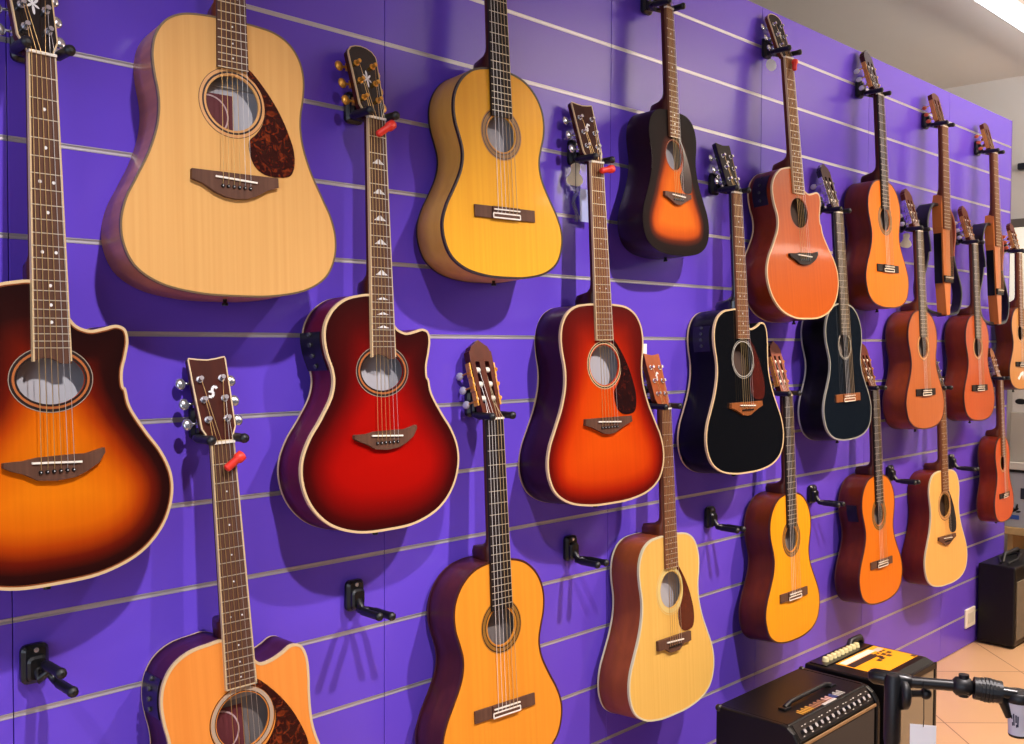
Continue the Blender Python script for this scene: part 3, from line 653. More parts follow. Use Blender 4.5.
# headless-body frame guitars: a narrow wooden core with a detachable outline frame
def frame_guitar(pose, label, k=.98):
    X, Z, le, ya, ro, s = pose
    cr, sr = math.cos(R(ro)), math.sin(R(ro)); cl, sl = math.cos(R(le)), math.sin(R(le)); cy, sy = math.cos(R(ya)), math.sin(R(ya))
    M = Matrix(((1,0,0),(0,0,-1),(0,1,0))) @ Matrix(((cy,0,sy),(0,1,0),(-sy,0,cy))) @ Matrix(((1,0,0),(0,cl,-sl),(0,sl,cl))) @ Matrix(((cr,-sr,0),(sr,cr,0),(0,0,1)))
    root = empty('frame_guitar', Matrix.Translation((X, -.085, Z)) @ M.to_4x4() @ Matrix.Scale(s, 4), label, 'guitar')
    core = wood('frame_guitar_core', (196, 116, 60), (178, 98, 46), sx=60)
    half = [(.026,-.285),(.031,-.300),(.039,-.325),(.040,-.36),(.039,-.425),(.033,-.445),(.032,-.56),(.029,-.66),(.022,-.73),(.015,-.788),(.011,-.793)]
    outl = [(x, y) for x, y in half] ; outl = [(-x, y) for x, y in half] + outl[::-1]
    if area(outl) < 0: outl = outl[::-1]
    MB().prism(outl, -.040, 0, 0).build('core_body', core, root, bevel=.004)
    mb = MB(); mb.prism([(-.026,0),(-.031,-.432),(.031,-.432),(.026,0)], .0002, .0065, 0)
    for i in range(1, 20):
        y = -.650*k*(1 - 2**(-i/12)); mb.box((-.027, y-.0007, .006), (.027, y+.0007, .0075), 1)
    mb.build('fretboard', [rosewood_light, fretwire], root)
    MB().box((-.026, 0, 0), (.026, .0045, .0095)).build('nut', bone, root)
    mb = MB(); rings = []
    for y, dz in ((.004,.020),(-.15,.022),(-.26,.026),(-.29,.036),(-.31,.05)):
        rings.append([(-.0265*math.cos(math.pi*i/12) * (1 - y*.3), y, -dz*math.sin(math.pi*i/12)**.8) for i in range(13)])
    mb.loft(rings, 0, True, True, True); mb.build('neck', neck_mahog, root)
    tl = R(13); hp = lambda x, v, w: (x, .0042 + v*math.cos(tl) + w*math.sin(tl), -.0005 - v*math.sin(tl) + w*math.cos(tl))
    oh = [(.026,0),(.0275,.02),(.0315,.05),(.0340,.128),(.030,.142),(.012,.150),(0,.152)]; ohp = oh + [(-x, v) for x, v in oh[::-1][1:]]
    slots = [[(sg*.0145 + dx, v) for dx, v in ((-.006,.026),(.006,.026),(.006,.120),(-.006,.120))] for sg in (-1, 1)]
    mb = MB(); mb.prism(ohp, -.019, 0, 0, slots, f=hp); mb.build('headstock', neck_mahog, root)
    amb = plain('amber_button', (205, 92, 52), .3); posts = []
    for sg in (-1, 1):
        for j, v in enumerate((.040, .070, .100)):
            mb = MB(); mb.tube([hp(sg*.006, v, -.008), hp(sg*.0335, v, -.008)], .0048, 8, 0); w_ = .0275 + .006*(v/.115)
            mb.box((-.0018,-.0165,-.0075),(.0018,.0165,.0075), 1, Matrix.Translation(hp(sg*(w_+.0038), v, -.009)) @ Matrix.Rotation(-tl, 4, 'X'))
            mb.tube([hp(sg*(w_+.008), v-.006, -.010), hp(sg*(w_+.008), v-.006, -.034)], .0022, 6, 1)
            mb.ell(hp(sg*(w_+.008), v-.006, -.040), (.0048,.0085,.0105), 10, 8, 2); mb.build('tuning_peg', [bone, gold, amb], root); posts.append((sg, j, hp(sg*.011, v, -.004)))
    by = -.637
    br = MB().box((-.038, by-.02, .0), (.038, by+.008, .008)).build('bridge', ebony, root, bevel=.001)
    MB().box((-.034, by-.0012, .0075), (.034, by+.0016, .012)).build('saddle', bone, br)
    for i in range(6):
        u = -1 + 2*i/5; sg = -1 if i < 3 else 1; j = i if i < 3 else 5-i
        post = [p for a, b, p in posts if a == sg and b == j][0]
        MB().tube([post, (u*.022, .004, .010), (u*.022, 0, .010), (u*.029, by, .0124), (u*.029, by-.0095, .008)], .0006, 5).build('string', nylon, root)
    # outline frame
    hc = [(x*k, y*k - .325*k) for x, y in H_C]
    def rail(path, t, z0, z1, mat, nm):
        sgn = path[0][0] > 0
        pl = smooth_open(path); a = []; b = []
        for i, p in enumerate(pl):
            d = (Vector(pl[min(i+1, len(pl)-1)]) - Vector(pl[max(i-1, 0)])).normalized(); nrm = Vector((-d.y, d.x))
            a.append(Vector(p) + nrm*t); b.append(Vector(p) - nrm*t)
        rings = [[(a[i].x, a[i].y, z0), (a[i].x, a[i].y, z1), (b[i].x, b[i].y, z1), (b[i].x, b[i].y, z0)] for i in range(len(pl))]
        MB().loft(rings, 0, True, True, True, smooth=False).build(nm, mat, root, bevel=.002)
    blackfr = plain('black_frame_lacquer', (16, 14, 18), .3)
    L_ = [(-x, y) for x, y in hc]
    rail([(-.036, -.330)] + L_[2:10], .006, -.075, -.012, blackfr, 'frame_rail')
    rail(L_[9:17] + [(-.02, -.79)], .006, -.060, -.020, blackfr, 'frame_rail')
    rail([(.036, -.330)] + hc[2:10], .006, -.060, -.020, wood('frame_wood', (150, 72, 44), (120, 54, 32), sx=50), 'frame_rail')
    rail(hc[9:17] + [(.02, -.79)], .006, -.060, -.020, blackfr, 'frame_rail')
    MB().box((-.0365, -.66, -.038), (-.0318, -.45, -.006)).build('side_control_panel', black_plastic, root)
def smooth_open(cp, k=5):
    out = []; n = len(cp)
    for i in range(n - 1):
        p0, p1, p2, p3 = (Vector(cp[min(max(i+j, 0), n-1)]) for j in (-1, 0, 1, 2))
        for q in range(k):
            t = q / k; c = .5*((2*p1) + (p2-p0)*t + (2*p0-5*p1+4*p2-p3)*t*t + (3*p1-p0-3*p2+p3)*t**3); out.append((c.x, c.y))
    out.append(tuple(cp[-1])); return out
frame_guitar((4.3237,2.3712,-3.0,-3.20,-1.0,1.0069), 'slim wooden-core frame guitar with black outline rails, top row, beside the glossy orange classical')
frame_guitar((4.9181,2.3390,-3.2,-0.82,-0.52,1.0034), 'slim wooden-core frame guitar with black outline rails, top row, last before the panel end')

# ------------------------------------------------------------------ wall hangers
def hanger(x, z, label, grip=.034, roll=0, reach=.114, shift=(0, 0)):
    root = empty('guitar_hanger', Matrix.Translation((x, 0, z)), label, 'hanger', None)
    W = lambda a: Vector(a)
    mb = MB(); mm = Matrix(((1,0,0,0),(0,0,-1,0),(0,1,0,0),(0,0,0,1)))
    mb.bbox((-.023,-.034,.0), (.023,.034,.020), .011, 0, mm); mb.bbox((-.017,-.028,.016), (.017,.016,.030), .010, 0, mm); mb.build('back_plate', black_plastic, root)
    mb = MB(); mb.tube([(0,-.0190,.025),(0,-.0215,.025)], .0045, 10, smooth=False); mb.build('mounting_screw', nickel, root)
    c = Vector((shift[0], -.040, -.026 + shift[1])); Ry_ = Matrix.Rotation(R(roll), 3, 'Y')
    T = lambda a: c + Ry_ @ Vector(a)
    mb = MB(); mb.tube([(0,-.018,-.006), (0,-.026,-.010), (0,-.036,-.022), tuple(c)], [.009,.0085,.008,.008], 10)
    for sg in (-1, 1): mb.tube([T((0,0,0)), T((sg*grip*.5,-.003,0)), T((sg*grip*.92,-.009,0)), T((sg*grip,-.020,0)), T((sg*grip,-.028,0))], .0070, 8)
    mb.build('yoke', black_metal, root)
    for sg in (-1, 1):
        mb = MB(); e = reach - .040
        mb.tube([T((sg*grip,-.022,0)), T((sg*grip,-.024,0)), T((sg*grip,-e+.006,0)), T((sg*grip,-e+.001,0)), T((sg*grip,-e-.004,0)), T((sg*grip,-e-.007,0))], [.007,.0085,.0085,.0098,.0086,.003], 10)
        mb.build('rubber_prong', rubber, root)
HN = [(0.9652,2.441,'black wall hanger whose prongs hold the natural blonde spruce guitar'), (1.6578,2.452,'black wall hanger whose prongs hold the amber-yellow classical guitar'),
 (2.351,2.437,'black wall hanger holding the small tobacco-sunburst guitar'), (3.016,2.444,'black wall hanger holding the orange-brown cutaway guitar'), (3.700,2.431,'black wall hanger holding the glossy orange classical guitar'),
 (4.320,2.408,'black wall hanger holding the frame guitar next to the glossy orange classical'), (4.920,2.375,'black wall hanger holding the frame guitar nearest the panel end'),
 (.630,1.954,'black wall hanger holding the large brown-sunburst guitar'), (1.311,1.958,'black wall hanger holding the blood-red cutaway guitar'), (2.037,1.960,'black wall hanger holding the cherry-sunburst guitar'),
 (2.709,1.954,'black wall hanger holding the glossy black cutaway guitar'), (3.384,1.955,'black wall hanger holding the blue-black classical guitar'), (4.082,1.946,'black wall hanger holding the light cedar classical guitar'),
 (4.686,1.937,'black wall hanger holding the orange-brown classical guitar below the frame guitars'), (5.278,1.936,'black wall hanger holding the small tan guitar at the right edge'),
 (.948,1.294,'black wall hanger holding the orange-natural cutaway guitar'), (1.668,1.302,'black wall hanger holding the amber-orange classical guitar'), (2.353,1.295,'black wall hanger holding the cream-yellow acoustic guitar'),
 (3.042,1.309,'black wall hanger holding the golden-yellow classical guitar'), (3.700,1.308,'black wall hanger holding the deep orange classical guitar'), (4.349,1.289,'black wall hanger behind the light cedar classical, holding the pale blonde guitar'), (5.048,1.314,'black wall hanger holding the small red-orange classical guitar')]
for x, z, lb in HN: hanger(x, z, lb)
EM = [(.635,.894,'empty black hanger under the brown-sunburst guitar, prongs turned askew',.020,62), (1.312,.892,'empty black hanger under the blood-red guitar',.017,10), (2.031,.893,'empty black hanger under the cherry-sunburst guitar',.018,0),
 (2.705,.895,'empty black hanger between the cream-yellow and the golden-yellow guitars',.018,0), (3.369,.899,'empty black hanger between the golden-yellow and the deep orange guitars',.018,0),
 (4.023,.915,'empty black hanger between the deep orange and the pale blonde guitars',.018,0), (4.665,.912,'empty black hanger between the pale blonde and the small red-orange guitars',.018,0)]
for x, z, lb, gr, rl in EM: hanger(x, z, lb, gr, rl, reach=.122, shift=(.012, .016) if rl == 62 else (0, 0))

# ------------------------------------------------------------------ clips and tags on the guitars
def clip(g, a, b, label):
    """red rubber plug pinned across the strings; a, b in the guitar's own frame"""
    Mw = G[g].matrix_world; a, b = Mw @ Vector(a), Mw @ Vector(b); d = b - a
    mb = MB(); mb.tube([a, a+d*.03, a+d*.08, a+d*.60, a+d*.64, a+d*.70, a+d*.94, a+d], [.003,.0065,.0078,.0078,.0098,.0108,.0104,.005], 12)
    o = mb.build('string_clip', plain('red_rubber', (228, 52, 38), .45)); tag(o, label, 'clip')
clip('C1', (-.004,-.046,.0195), (.032,-.022,.0195), 'red plastic clip on the strings of the orange-natural cutaway guitar')
clip('B2', (-.010,-.036,.0195), (.034,-.006,.0195), 'red plastic clip on the strings of the blood-red guitar')
clip('B3', (-.002,-.022,.0195), (.044,-.012,.0195), 'red plastic clip on the strings of the cherry-sunburst guitar')
clip('A4', (.006,-.042,.0195), (.014,-.006,.0195), 'red plastic clip on the strings of the orange-brown cutaway guitar')
def card(name, poly, x, y, z, mat, label, cat, t=.0008, yaw=0, string=None):
    M_ = Matrix.Translation((x, y, z)) @ Matrix.Rotation(R(yaw), 4, 'Z') @ Matrix(((1,0,0,0),(0,0,-1,0),(0,1,0,0),(0,0,0,1)))
    poly = poly if area(poly) > 0 else poly[::-1]
    o = tag(MB().prism(poly, 0, t, 0).build(name, mat), label, cat); o.matrix_world = M_
    if string:
        mb = MB(); mb.tube(string, .0009, 5); mb.build('tag_string', plain('black_cord', (20, 20, 24), .7), o)
    return o
gshape = smooth_closed([(0,.030),(.013,.028),(.016,.016),(.013,.004),(.022,-.008),(.024,-.020),(.012,-.031),(-.004,-.031),(-.022,-.026),(-.026,-.014),(-.018,-.004),(-.012,.008),(-.013,.022)], 4)
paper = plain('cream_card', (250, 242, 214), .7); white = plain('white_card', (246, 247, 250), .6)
card('price_tag', gshape, 2.030, -.020, 1.902, paper, 'cream guitar-shaped card tag hanging beside the cherry-sunburst guitar neck', 'tag', yaw=-20, string=[(0,.045,.002),(.001,.02,.0025),(.0015,-.05,.002)])
card('price_tag', gshape, 4.100, -.028, 1.880, paper, 'cream guitar-shaped card tag below the hanger of the light cedar classical', 'tag', yaw=-38)
card('price_tag', ellipse(0,0,.020,.020,28), 3.008, -.032, 2.383, white, 'round white tag below the hanger of the orange-brown cutaway guitar', 'tag', yaw=-25)
card('price_tag', [(-.014,-.020),(.014,-.020),(.014,.020),(-.014,.020)], 2.338, -.020, 1.428, white, 'white card tag behind the cream-yellow guitar head', 'tag')
card('price_tag', [(-.02,-.033),(.02,-.033),(.02,.033),(-.02,.033)], 5.190, -.006, 1.205, white, 'small white card tag right of the orange-brown classical', 'tag')
card('leaflet', [(-.022,-.044),(.022,-.044),(.022,.044),(-.022,.044)], 2.073, -.020, 1.822, plain('pale_blue_paper', (168, 178, 226), .5), 'pale blue paper leaflet beside the cherry-sunburst guitar neck', 'leaflet')
bag = MB(); bg = smooth_open([(-.022,.045),(.016,.040),(.008,.010),(.014,-.040),(-.002,-.048),(-.012,0)], 3)
bo = card('plastic_sleeve', bg, 2.042, -.016, 1.828, None, 'crumpled clear plastic sleeve beside the pale blue leaflet', 'sleeve', t=.004) if False else None
mm, N_, L_, b_ = newmat('clear_film'); b_.inputs['Base Color'].default_value = lin((200, 200, 232)); b_.inputs['Transmission Weight'].default_value = .75; b_.inputs['Roughness'].default_value = .12
b_.inputs['IOR'].default_value = 1.1
rows = []
for j in range(9):
    z = 1.876 - j*.0125; w = (.030, .022, .014, .010, .009, .010, .012, .013, .008)[j]
    rows.append([(2.034 + .006*math.sin(j*1.1) + w*(i/4 - .5)*1.4 + j*.001, -.014 - .004*math.sin(i*1.9 + j*1.3), z) for i in range(5)])
sl_o = MB().loft(rows, 0, False).build('plastic_sleeve', mm); tag(sl_o, 'crumpled clear plastic sleeve beside the pale blue leaflet', 'sleeve')
sl_o.modifiers.new('solid', 'SOLIDIFY').thickness = .0008
# white swoosh-shaped mark low on the right-edge guitar
Mw = G['B8'].matrix_world
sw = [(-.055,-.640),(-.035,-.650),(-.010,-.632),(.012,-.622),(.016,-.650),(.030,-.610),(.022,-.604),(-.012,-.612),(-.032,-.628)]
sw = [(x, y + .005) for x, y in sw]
mb = MB(); mb.prism(sw if area(sw) > 0 else sw[::-1], .0006, .0012, 0); st = mb.build('swoosh_mark', white, G['B8']); st['label'] = 'white swoosh-shaped mark'

# power outlet
ou = tag(MB().bbox((-.060,-.046,0), (.060,.046,.009), .006, 0, Matrix.Translation((4.945, 0, .137)) @ Matrix(((1,0,0,0),(0,0,-1,0),(0,1,0,0),(0,0,0,1)))).build('wall_outlet', plain('ivory_plastic', (232, 226, 214), .4)), 'white power outlet plate low on the purple panel beside the plain black amplifier', 'outlet')
MB().box((4.912, -.0105, .112), (4.978, -.0088, .162)).build('outlet_insert', plain('ivory_plastic_insert', (214, 208, 196), .4), ou)

# ------------------------------------------------------------------ amplifiers
tolex = plain('black_tolex', (10, 8, 8), .4, spec=.3, noise=.25, nscale=260)
def boxpart(name, a, b, mat, parent, bevel=.003): return MB().box(a, b).build(name, mat, parent, bevel=bevel)
# amplifier with a sloping control panel, nearest
ax0, ax1, ay0, ay1, az = 2.452, 2.945, -.462, -.205, .402
am = empty('guitar_amplifier', Matrix.Translation((.5*(ax0+ax1), .5*(ay0+ay1), 0)), 'black guitar amplifier with a sloping row of silver knobs and a strap handle on top', 'amplifier')
o_ = Vector(am.location)
q = lambda *p: tuple(Vector(p) - o_)
mb = MB(); sec = [(ay1, .012), (ay1, az), (ay0+.036, az), (ay0+.002, az-.042), (ay0+.004, .012)]
mb.add([q(ax0+.016, y, z) for y, z in sec] + [q(ax1-.016, y, z) for y, z in sec], [(0,1,2,3,4), (9,8,7,6,5)] + [(i, 5+i, 5+(i+1)%5, (i+1)%5) for i in range(5)])
cheek = [(ay1-.008, .012), (ay1, .020), (ay1, az-.010), (ay1-.010, az+.001), (ay0+.050, az+.001), (ay0+.030, az-.003), (ay0+.010, az-.016), (ay0-.006, az-.040), (ay0-.010, az-.065), (ay0-.010, .020), (ay0-.004, .012)]
for xa, xb in ((ax0, ax0+.018), (ax1-.018, ax1)):
    n_ = len(cheek); mb.add([q(xa, y, z) for y, z in cheek] + [q(xb, y, z) for y, z in cheek], [tuple(range(n_)), tuple(range(2*n_-1, n_-1, -1))] + [(i, n_+i, n_+(i+1)%n_, (i+1)%n_) for i in range(n_)])
mb.build('cabinet', tolex, am, bevel=.004)
nrm = Vector((0, -.042, .034)).normalized(); u_ = Vector((0, -.034, -.042)).normalized()
def onp(x, t, h): return tuple(Vector((x, ay0+.036, az)) + u_*t + nrm*h - o_)
mb = MB()
pts = [(ax0+.03, .006), (ax1-.02, .006), (ax1-.02, .049), (ax0+.03, .049)]
mb.add([onp(x, t, -.001) for x, t in pts] + [onp(x, t, .0016) for x, t in pts], [(4,5,6,7)[::-1], (0,1,5,4), (1,2,6,5), (2,3,7,6), (3,0,4,7)])
cp = mb.build('control_panel', plain('brown_black_panel', (40, 32, 28), .3), am)
for i in range(13):
    x = ax0 + .055 + i*.0325
    mb = MB(); mb.tube([onp(x, .034, .0016), onp(x, .034, .011), onp(x, .034, .012)], [.0075,.0062,  .0062], 12, 0, smooth=False); mb.tube([onp(x, .034, .012), onp(x, .034, .0132)], .0060, 12, 1, smooth=False)
    mb.build('control_knob', [plain('dark_knob', (40, 38, 40), .3), plain('bright_knob_cap', (226, 222, 220), .25, .5)], cp)
mb = MB()
for i in range(26):
    x = ax0 + .05 + i*.0162; h = random.choice((.0018, .0026, .0034)); mb.box((0,0,0), (.008, h, .0003), 0, Matrix.Translation(onp(x, .020 if i % 3 else .046, .0019)) @ Matrix.Rotation(math.atan2(.034, .040) , 4, 'X') @ Matrix.Rotation(0, 4, 'Z'))
mb.build('panel_legends', plain('pale_print', (190, 184, 176), .5), cp)
# printed strip and badge on the top in front of the handle
mb = MB()
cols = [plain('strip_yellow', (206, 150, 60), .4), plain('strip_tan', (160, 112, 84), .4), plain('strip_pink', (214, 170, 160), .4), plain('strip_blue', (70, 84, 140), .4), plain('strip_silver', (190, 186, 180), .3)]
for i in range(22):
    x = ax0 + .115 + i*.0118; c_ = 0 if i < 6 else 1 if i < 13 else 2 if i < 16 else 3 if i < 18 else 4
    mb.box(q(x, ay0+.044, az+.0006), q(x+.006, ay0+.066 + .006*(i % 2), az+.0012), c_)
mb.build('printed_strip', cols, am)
MB().box(q(ax0+.225, ay0+.036, az+.0006), q(ax0+.300, ay0+.046, az+.002)).build('name_badge', cols[4], am)
mb = MB(); hx0, hx1, hy_ = ax0+.12, ax1-.10, ay0+.105
mb.tube([q(hx0, hy_, az+.003), q(hx0+.03, hy_, az+.012), q(hx0+.07, hy_, az+.013), q(hx1-.07, hy_, az+.013), q(hx1-.03, hy_, az+.012), q(hx1, hy_, az+.003)], .0075, 10)
mb.build('strap_handle', rubber, am)
for x in (hx0, hx1): MB().box(q(x-.018, hy_-.012, az), q(x+.018, hy_+.012, az+.006)).build('handle_bracket', black_plastic, am, bevel=.002)
boxpart('speaker_grille', q(ax0+.024, ay0-.003, .04), q(ax1-.024, ay0+.003, az-.058), plain('brown_black_cloth', (52, 44, 38), .85, noise=.3, nscale=400), am)
mb = MB(); mb.box(q(ax0+.018, ay0-.006, az-.056), q(ax1-.018, ay0, az-.047)); mb.build('piping_trim', plain('tan_piping', (138, 106, 70), .5), am, bevel=.002)
for x in (ax0, ax1):
    for y, z in ((ay1, az),):
        MB().ell(q(x + (.006 if x == ax0 else -.006), y + (-.006 if y == ay1 else .006), z-.006), (.011,.011,.011), 10, 8).build('corner_guard', black_plastic, am)
for x in (ax0+.05, ax1-.05):
    for y in (ay0+.04, ay1-.04): MB().tube([q(x, y, 0), q(x, y, .013)], .016, 10, smooth=False).build('rubber_foot', rubber, am)

# second amplifier with an orange sheet on its top
bx0, bx1, by0, by1, bz = 2.990, 3.345, -.476, -.192, .402
bm = empty('guitar_amplifier', Matrix.Translation((.5*(bx0+bx1), .5*(by0+by1), 0)), 'black amplifier with cream knobs along its top edge and an orange sheet lying on it', 'amplifier')
o_ = Vector(bm.location)
mb = MB(); sec = [(by1, .012), (by1, bz), (by0+.030, bz), (by0, bz-.012), (by0, .012)]
mb.add([q(bx0, y, z) for y, z in sec] + [q(bx1, y, z) for y, z in sec], [(0,1,2,3,4), (9,8,7,6,5)] + [(i, 5+i, 5+(i+1)%5, (i+1)%5) for i in range(5)])
mb.build('cabinet', tolex, bm, bevel=.006)
kp = boxpart('knob_panel', q(bx0+.012, by1-.072, bz), q(bx1-.020, by1-.012, bz+.004), black_metal, bm, .001)
for i in range(9):
    x = bx0 + .055 + i*.0275
    MB().tube([q(x, by1-.046, bz+.004), q(x, by1-.046, bz+.016), q(x, by1-.046, bz+.018)], [.0115,.0095,.008], 12, smooth=False).build('control_knob', plain('cream_knob', (222, 214, 160), .4), kp)
mb = MB(); mb.tube([q(bx1-.10, by1-.030, bz+.004), q(bx1-.09, by1-.030, bz+.022), q(bx1-.02, by1-.030, bz+.022), q(bx1-.008, by1-.030, bz+.004)], .011, 10); mb.build('handle', rubber, bm)
boxpart('speaker_grille', q(bx0+.020, by0-.004, .04), q(bx1-.018, by0+.002, bz-.026), plain('grey_tan_cloth', (142, 124, 98), .85, noise=.2, nscale=500), bm)
mb = MB()
for x in (bx0+.008, bx1-.008): mb.box(q(x-.008, by0-.007, .02), q(x+.008, by0, bz-.010))
mb.box(q(bx0, by0-.007, bz-.030), q(bx1, by0, bz-.010)); mb.build('front_frame', tolex, bm, bevel=.002)
for x in (bx0+.05, bx1-.05):
    for y in (by0+.04, by1-.04): MB().tube([q(x, y, 0), q(x, y, .013)], .016, 10, smooth=False).build('rubber_foot', rubber, bm)
# the orange sheet: paper with white and black printed blocks
mb = MB(); sx0, sx1, sy0, sy1, sz = bx0+.062, bx1-.014, by0+.052, by1-.078, bz+.0005
def sheet(a, b, c, d, mi, h): mb.box((sx0+(sx1-sx0)*a, sy0+(sy1-sy0)*c, sz+h), (sx0+(sx1-sx0)*b, sy0+(sy1-sy0)*d, sz+h+.0004), mi)
sheet(0, 1, 0, 1, 0, 0)
sheet(.04,.80,.80,.96,1,.0004); sheet(.02,.66,.60,.78,2,.0004); sheet(.80,.97,.74,.88,3,.0004)
for a, c in ((.60,.50),(.72,.52),(.84,.50),(.46,.40),(.56,.42),(.72,.40)): sheet(a, a+.08, c, c+.10, 2, .0005)
for a in (.66,.74,.82,.90): sheet(a-.02, a+.03, .66, .72, 2, .0005)
sheet(.93,.99,.02,.12,2,.0005)
os_ = mb.build('printed_sheet', [plain('orange_paper', (244, 162, 18), .5), plain('sheet_white', (224, 214, 206), .5), plain('sheet_black', (44, 28, 26), .5), plain('sheet_grey', (196, 176, 160), .5)])
tag(os_, 'orange printed sheet with black and white blocks lying on the amplifier top', 'sheet')

# big amplifier at the far end
cx0, cx1, cy0, cy1, cz = 5.014, 5.52, -.184, -.012, .392
cm = empty('guitar_amplifier', Matrix.Translation((.5*(cx0+cx1), .5*(cy0+cy1), 0)), 'plain black amplifier standing on the floor at the far right end of the panel', 'amplifier')
o_ = Vector(cm.location)
mb = MB(); mb.box(q(cx0, cy0, .012), q(cx1, cy1, cz)); mb.build('cabinet', tolex, cm, bevel=.008)
boxpart('speaker_grille', q(cx0+.02, cy0-.004, .04), q(cx1-.02, cy0+.002, cz-.07), plain('grey_tan_cloth_dark', (110, 98, 80), .85, noise=.2, nscale=500), cm)
mb = MB(); mb.tube([q(cx0+.10, cy0+.09, cz), q(cx0+.12, cy0+.09, cz+.035), q(cx0+.30, cy0+.09, cz+.035), q(cx0+.32, cy0+.09, cz)], .010, 10); mb.build('strap_handle', rubber, cm)
for x in (cx0+.05, cx1-.05):
    for y in (cy0+.04, cy1-.04): MB().tube([q(x, y, 0), q(x, y, .013)], .016, 10, smooth=False).build('rubber_foot', rubber, cm)
mb = MB(); path = [(cx0+.05, cy0+.05, cz+.006), (cx0+.12, cy0+.03, cz+.02), (cx0+.22, cy0+.05, cz+.03), (cx0+.30, cy0+.10, cz+.012), (cx0+.20, cy0+.13, cz+.008), (cx0+.10, cy0+.11, cz+.02), (cx0+.04, cy0+.08, cz+.006)]
mb.tube(smooth3(path) if 'smooth3' in globals() else path, .006, 8); cb = mb.build('coiled_cable', rubber); tag(cb, 'black cable coiled on top of the plain black floor amplifier', 'cable')

# ------------------------------------------------------------------ boom stand
sx, sy = 1.944, -.948
ms = empty('boom_stand', Matrix.Translation((sx, sy, 0)), 'black boom microphone stand with a round clutch knob before the amplifiers', 'stand')
o_ = Vector(ms.location)
MB().tube([q(sx, sy, .06), q(sx, sy, .70)], .010, 12).build('upright_tube', black_metal, ms)
MB().tube([q(sx, sy, .64), q(sx, sy, .66), q(sx, sy, .782), q(sx, sy, .790)], [.013,.0165,.0165,.012], 14).build('boom_collar', rubber, ms)
rt = Vector((.7045, -.7097, .004)); fwv = Vector((.7095, .704, 0)); ctr = Vector((sx, sy, .752))
mb = MB(); mb.tube([ctr + rt*.010, ctr + rt*.013, ctr + rt*.024, ctr + rt*.028, ctr + rt*.034], [.020,.031,.031,.026,.012], 24); 
for p in (0,): pass
MB_ = mb; MB_.v = [tuple(Vector(v) - o_) for v in MB_.v]; MB_.build('clutch_wheel', rubber, ms)
a = ctr; mb = MB(); mb.tube([a + rt*.030, a + rt*.062], .0068, 10); mb.ell(a + rt*.066, (.0115,.0115,.0115), 10, 8); mb.v = [tuple(Vector(v) - o_) for v in mb.v]; mb.build('tee_handle', rubber, ms)
b0 = Vector((1.943, -.910, .779)); b1 = Vector((1.966, -.969, .776)); b2 = Vector((2.018, -1.058, .776))
def stand_part(mb, name, mat):
    mb.v = [tuple(Vector(v) - o_) for v in mb.v]; return mb.build(name, mat, ms)
dv = (b2 - b1).normalized()
stand_part(MB().tube([b0 - dv*.012, b0 - dv*.006, b0, b1 - dv*.004, b1 + dv*.006], [.008,.013,.0155,.0155,.0125], 14), 'boom_sleeve', black_metal)
stand_part(MB().tube([b1, b2], .0112, 12), 'boom_arm', black_metal)
mb = MB(); mb.tube([b2 - dv*.020, b2 - dv*.014, b2 + dv*.010, b2 + dv*.016], [.012,.0185,.0185,.012], 12)
mb.tube([b2 + Vector((0,0,-.020)), b2 + Vector((0,0,.024))], .010, 10); stand_part(mb, 'swivel_joint', rubber)
c0 = Vector((2.024, -1.079, .776)); c1 = Vector((2.044, -1.116, .773)); d2 = (c1 - c0).normalized()
mb = MB(); ln = (c1 - c0).length
for i in range(6): mb.tube([c0 + d2*(ln*(.04 + .16*i)), c0 + d2*(ln*(.15 + .16*i))], .0245 - .0012*abs(i-2.5), 16, smooth=False)
mb.tube([c0 - d2*.004, c1 + d2*.004], .0215, 14); stand_part(mb, 'ribbed_nut', rubber)
mb = MB(); mb.tube([c1 + Vector((0,0,-.004)), c1 + d2*.010 + Vector((0,0,-.022)), c1 + d2*.018 + Vector((0,0,-.046))], [.011,.010,.007], 10)
mb.tube([c1, c1 + d2*.030], .012, 10); stand_part(mb, 'clip_bracket', black_plastic)
cc = Vector((2.069, -1.143, .758))
mb = MB(); mb.tube([cc + Vector((0,0,.017)), cc + Vector((0,0,.013)), cc, cc + Vector((0,0,-.002))], [.022,.0268,.0275,.026], 24, 1)
mb.tube([cc + Vector((0,0,-.002)), cc + Vector((0,0,-.030)), cc + Vector((0,0,-.055)), cc + Vector((0,0,-.066))], [.0255,.0195,.0170,.0172], 24, 0)
mb.tube([cc + Vector((0,0,-.066)), cc + Vector((0,0,-.071))], [.0175,.0160], 24, 1, smooth=False)
# dark print wrapped on the white sleeve
import math as _m
vdir = -fwv
for (du, z0_, z1_) in ((-.35,-.026,-.034),(-.15,-.022,-.046),(.05,-.024,-.040),(.22,-.026,-.048),(-.30,-.040,-.047),(.10,-.043,-.049)):
    q_ = []
    for zz in (z0_, z1_):
        rr = .0255 + (.0195-.0255)*(-zz-.002)/.028 if zz > -.030 else .0195 + (.0170-.0195)*(-zz-.030)/.025
        for da in (0, .13):
            an = du + da - .75; dirv = vdir*_m.cos(an) + rt*_m.sin(an); q_.append(cc + dirv*(rr+.0005) + Vector((0,0,zz)))
    mb.add([q_[0], q_[1], q_[3], q_[2]], [(0,1,2,3)], 2)
mb.v = [tuple(Vector(v) - o_) for v in mb.v]; mb.build('microphone_clip', [plain('white_sleeve', (220, 224, 236), .5), rubber, plain('dark_print', (44, 52, 84), .5)], ms)
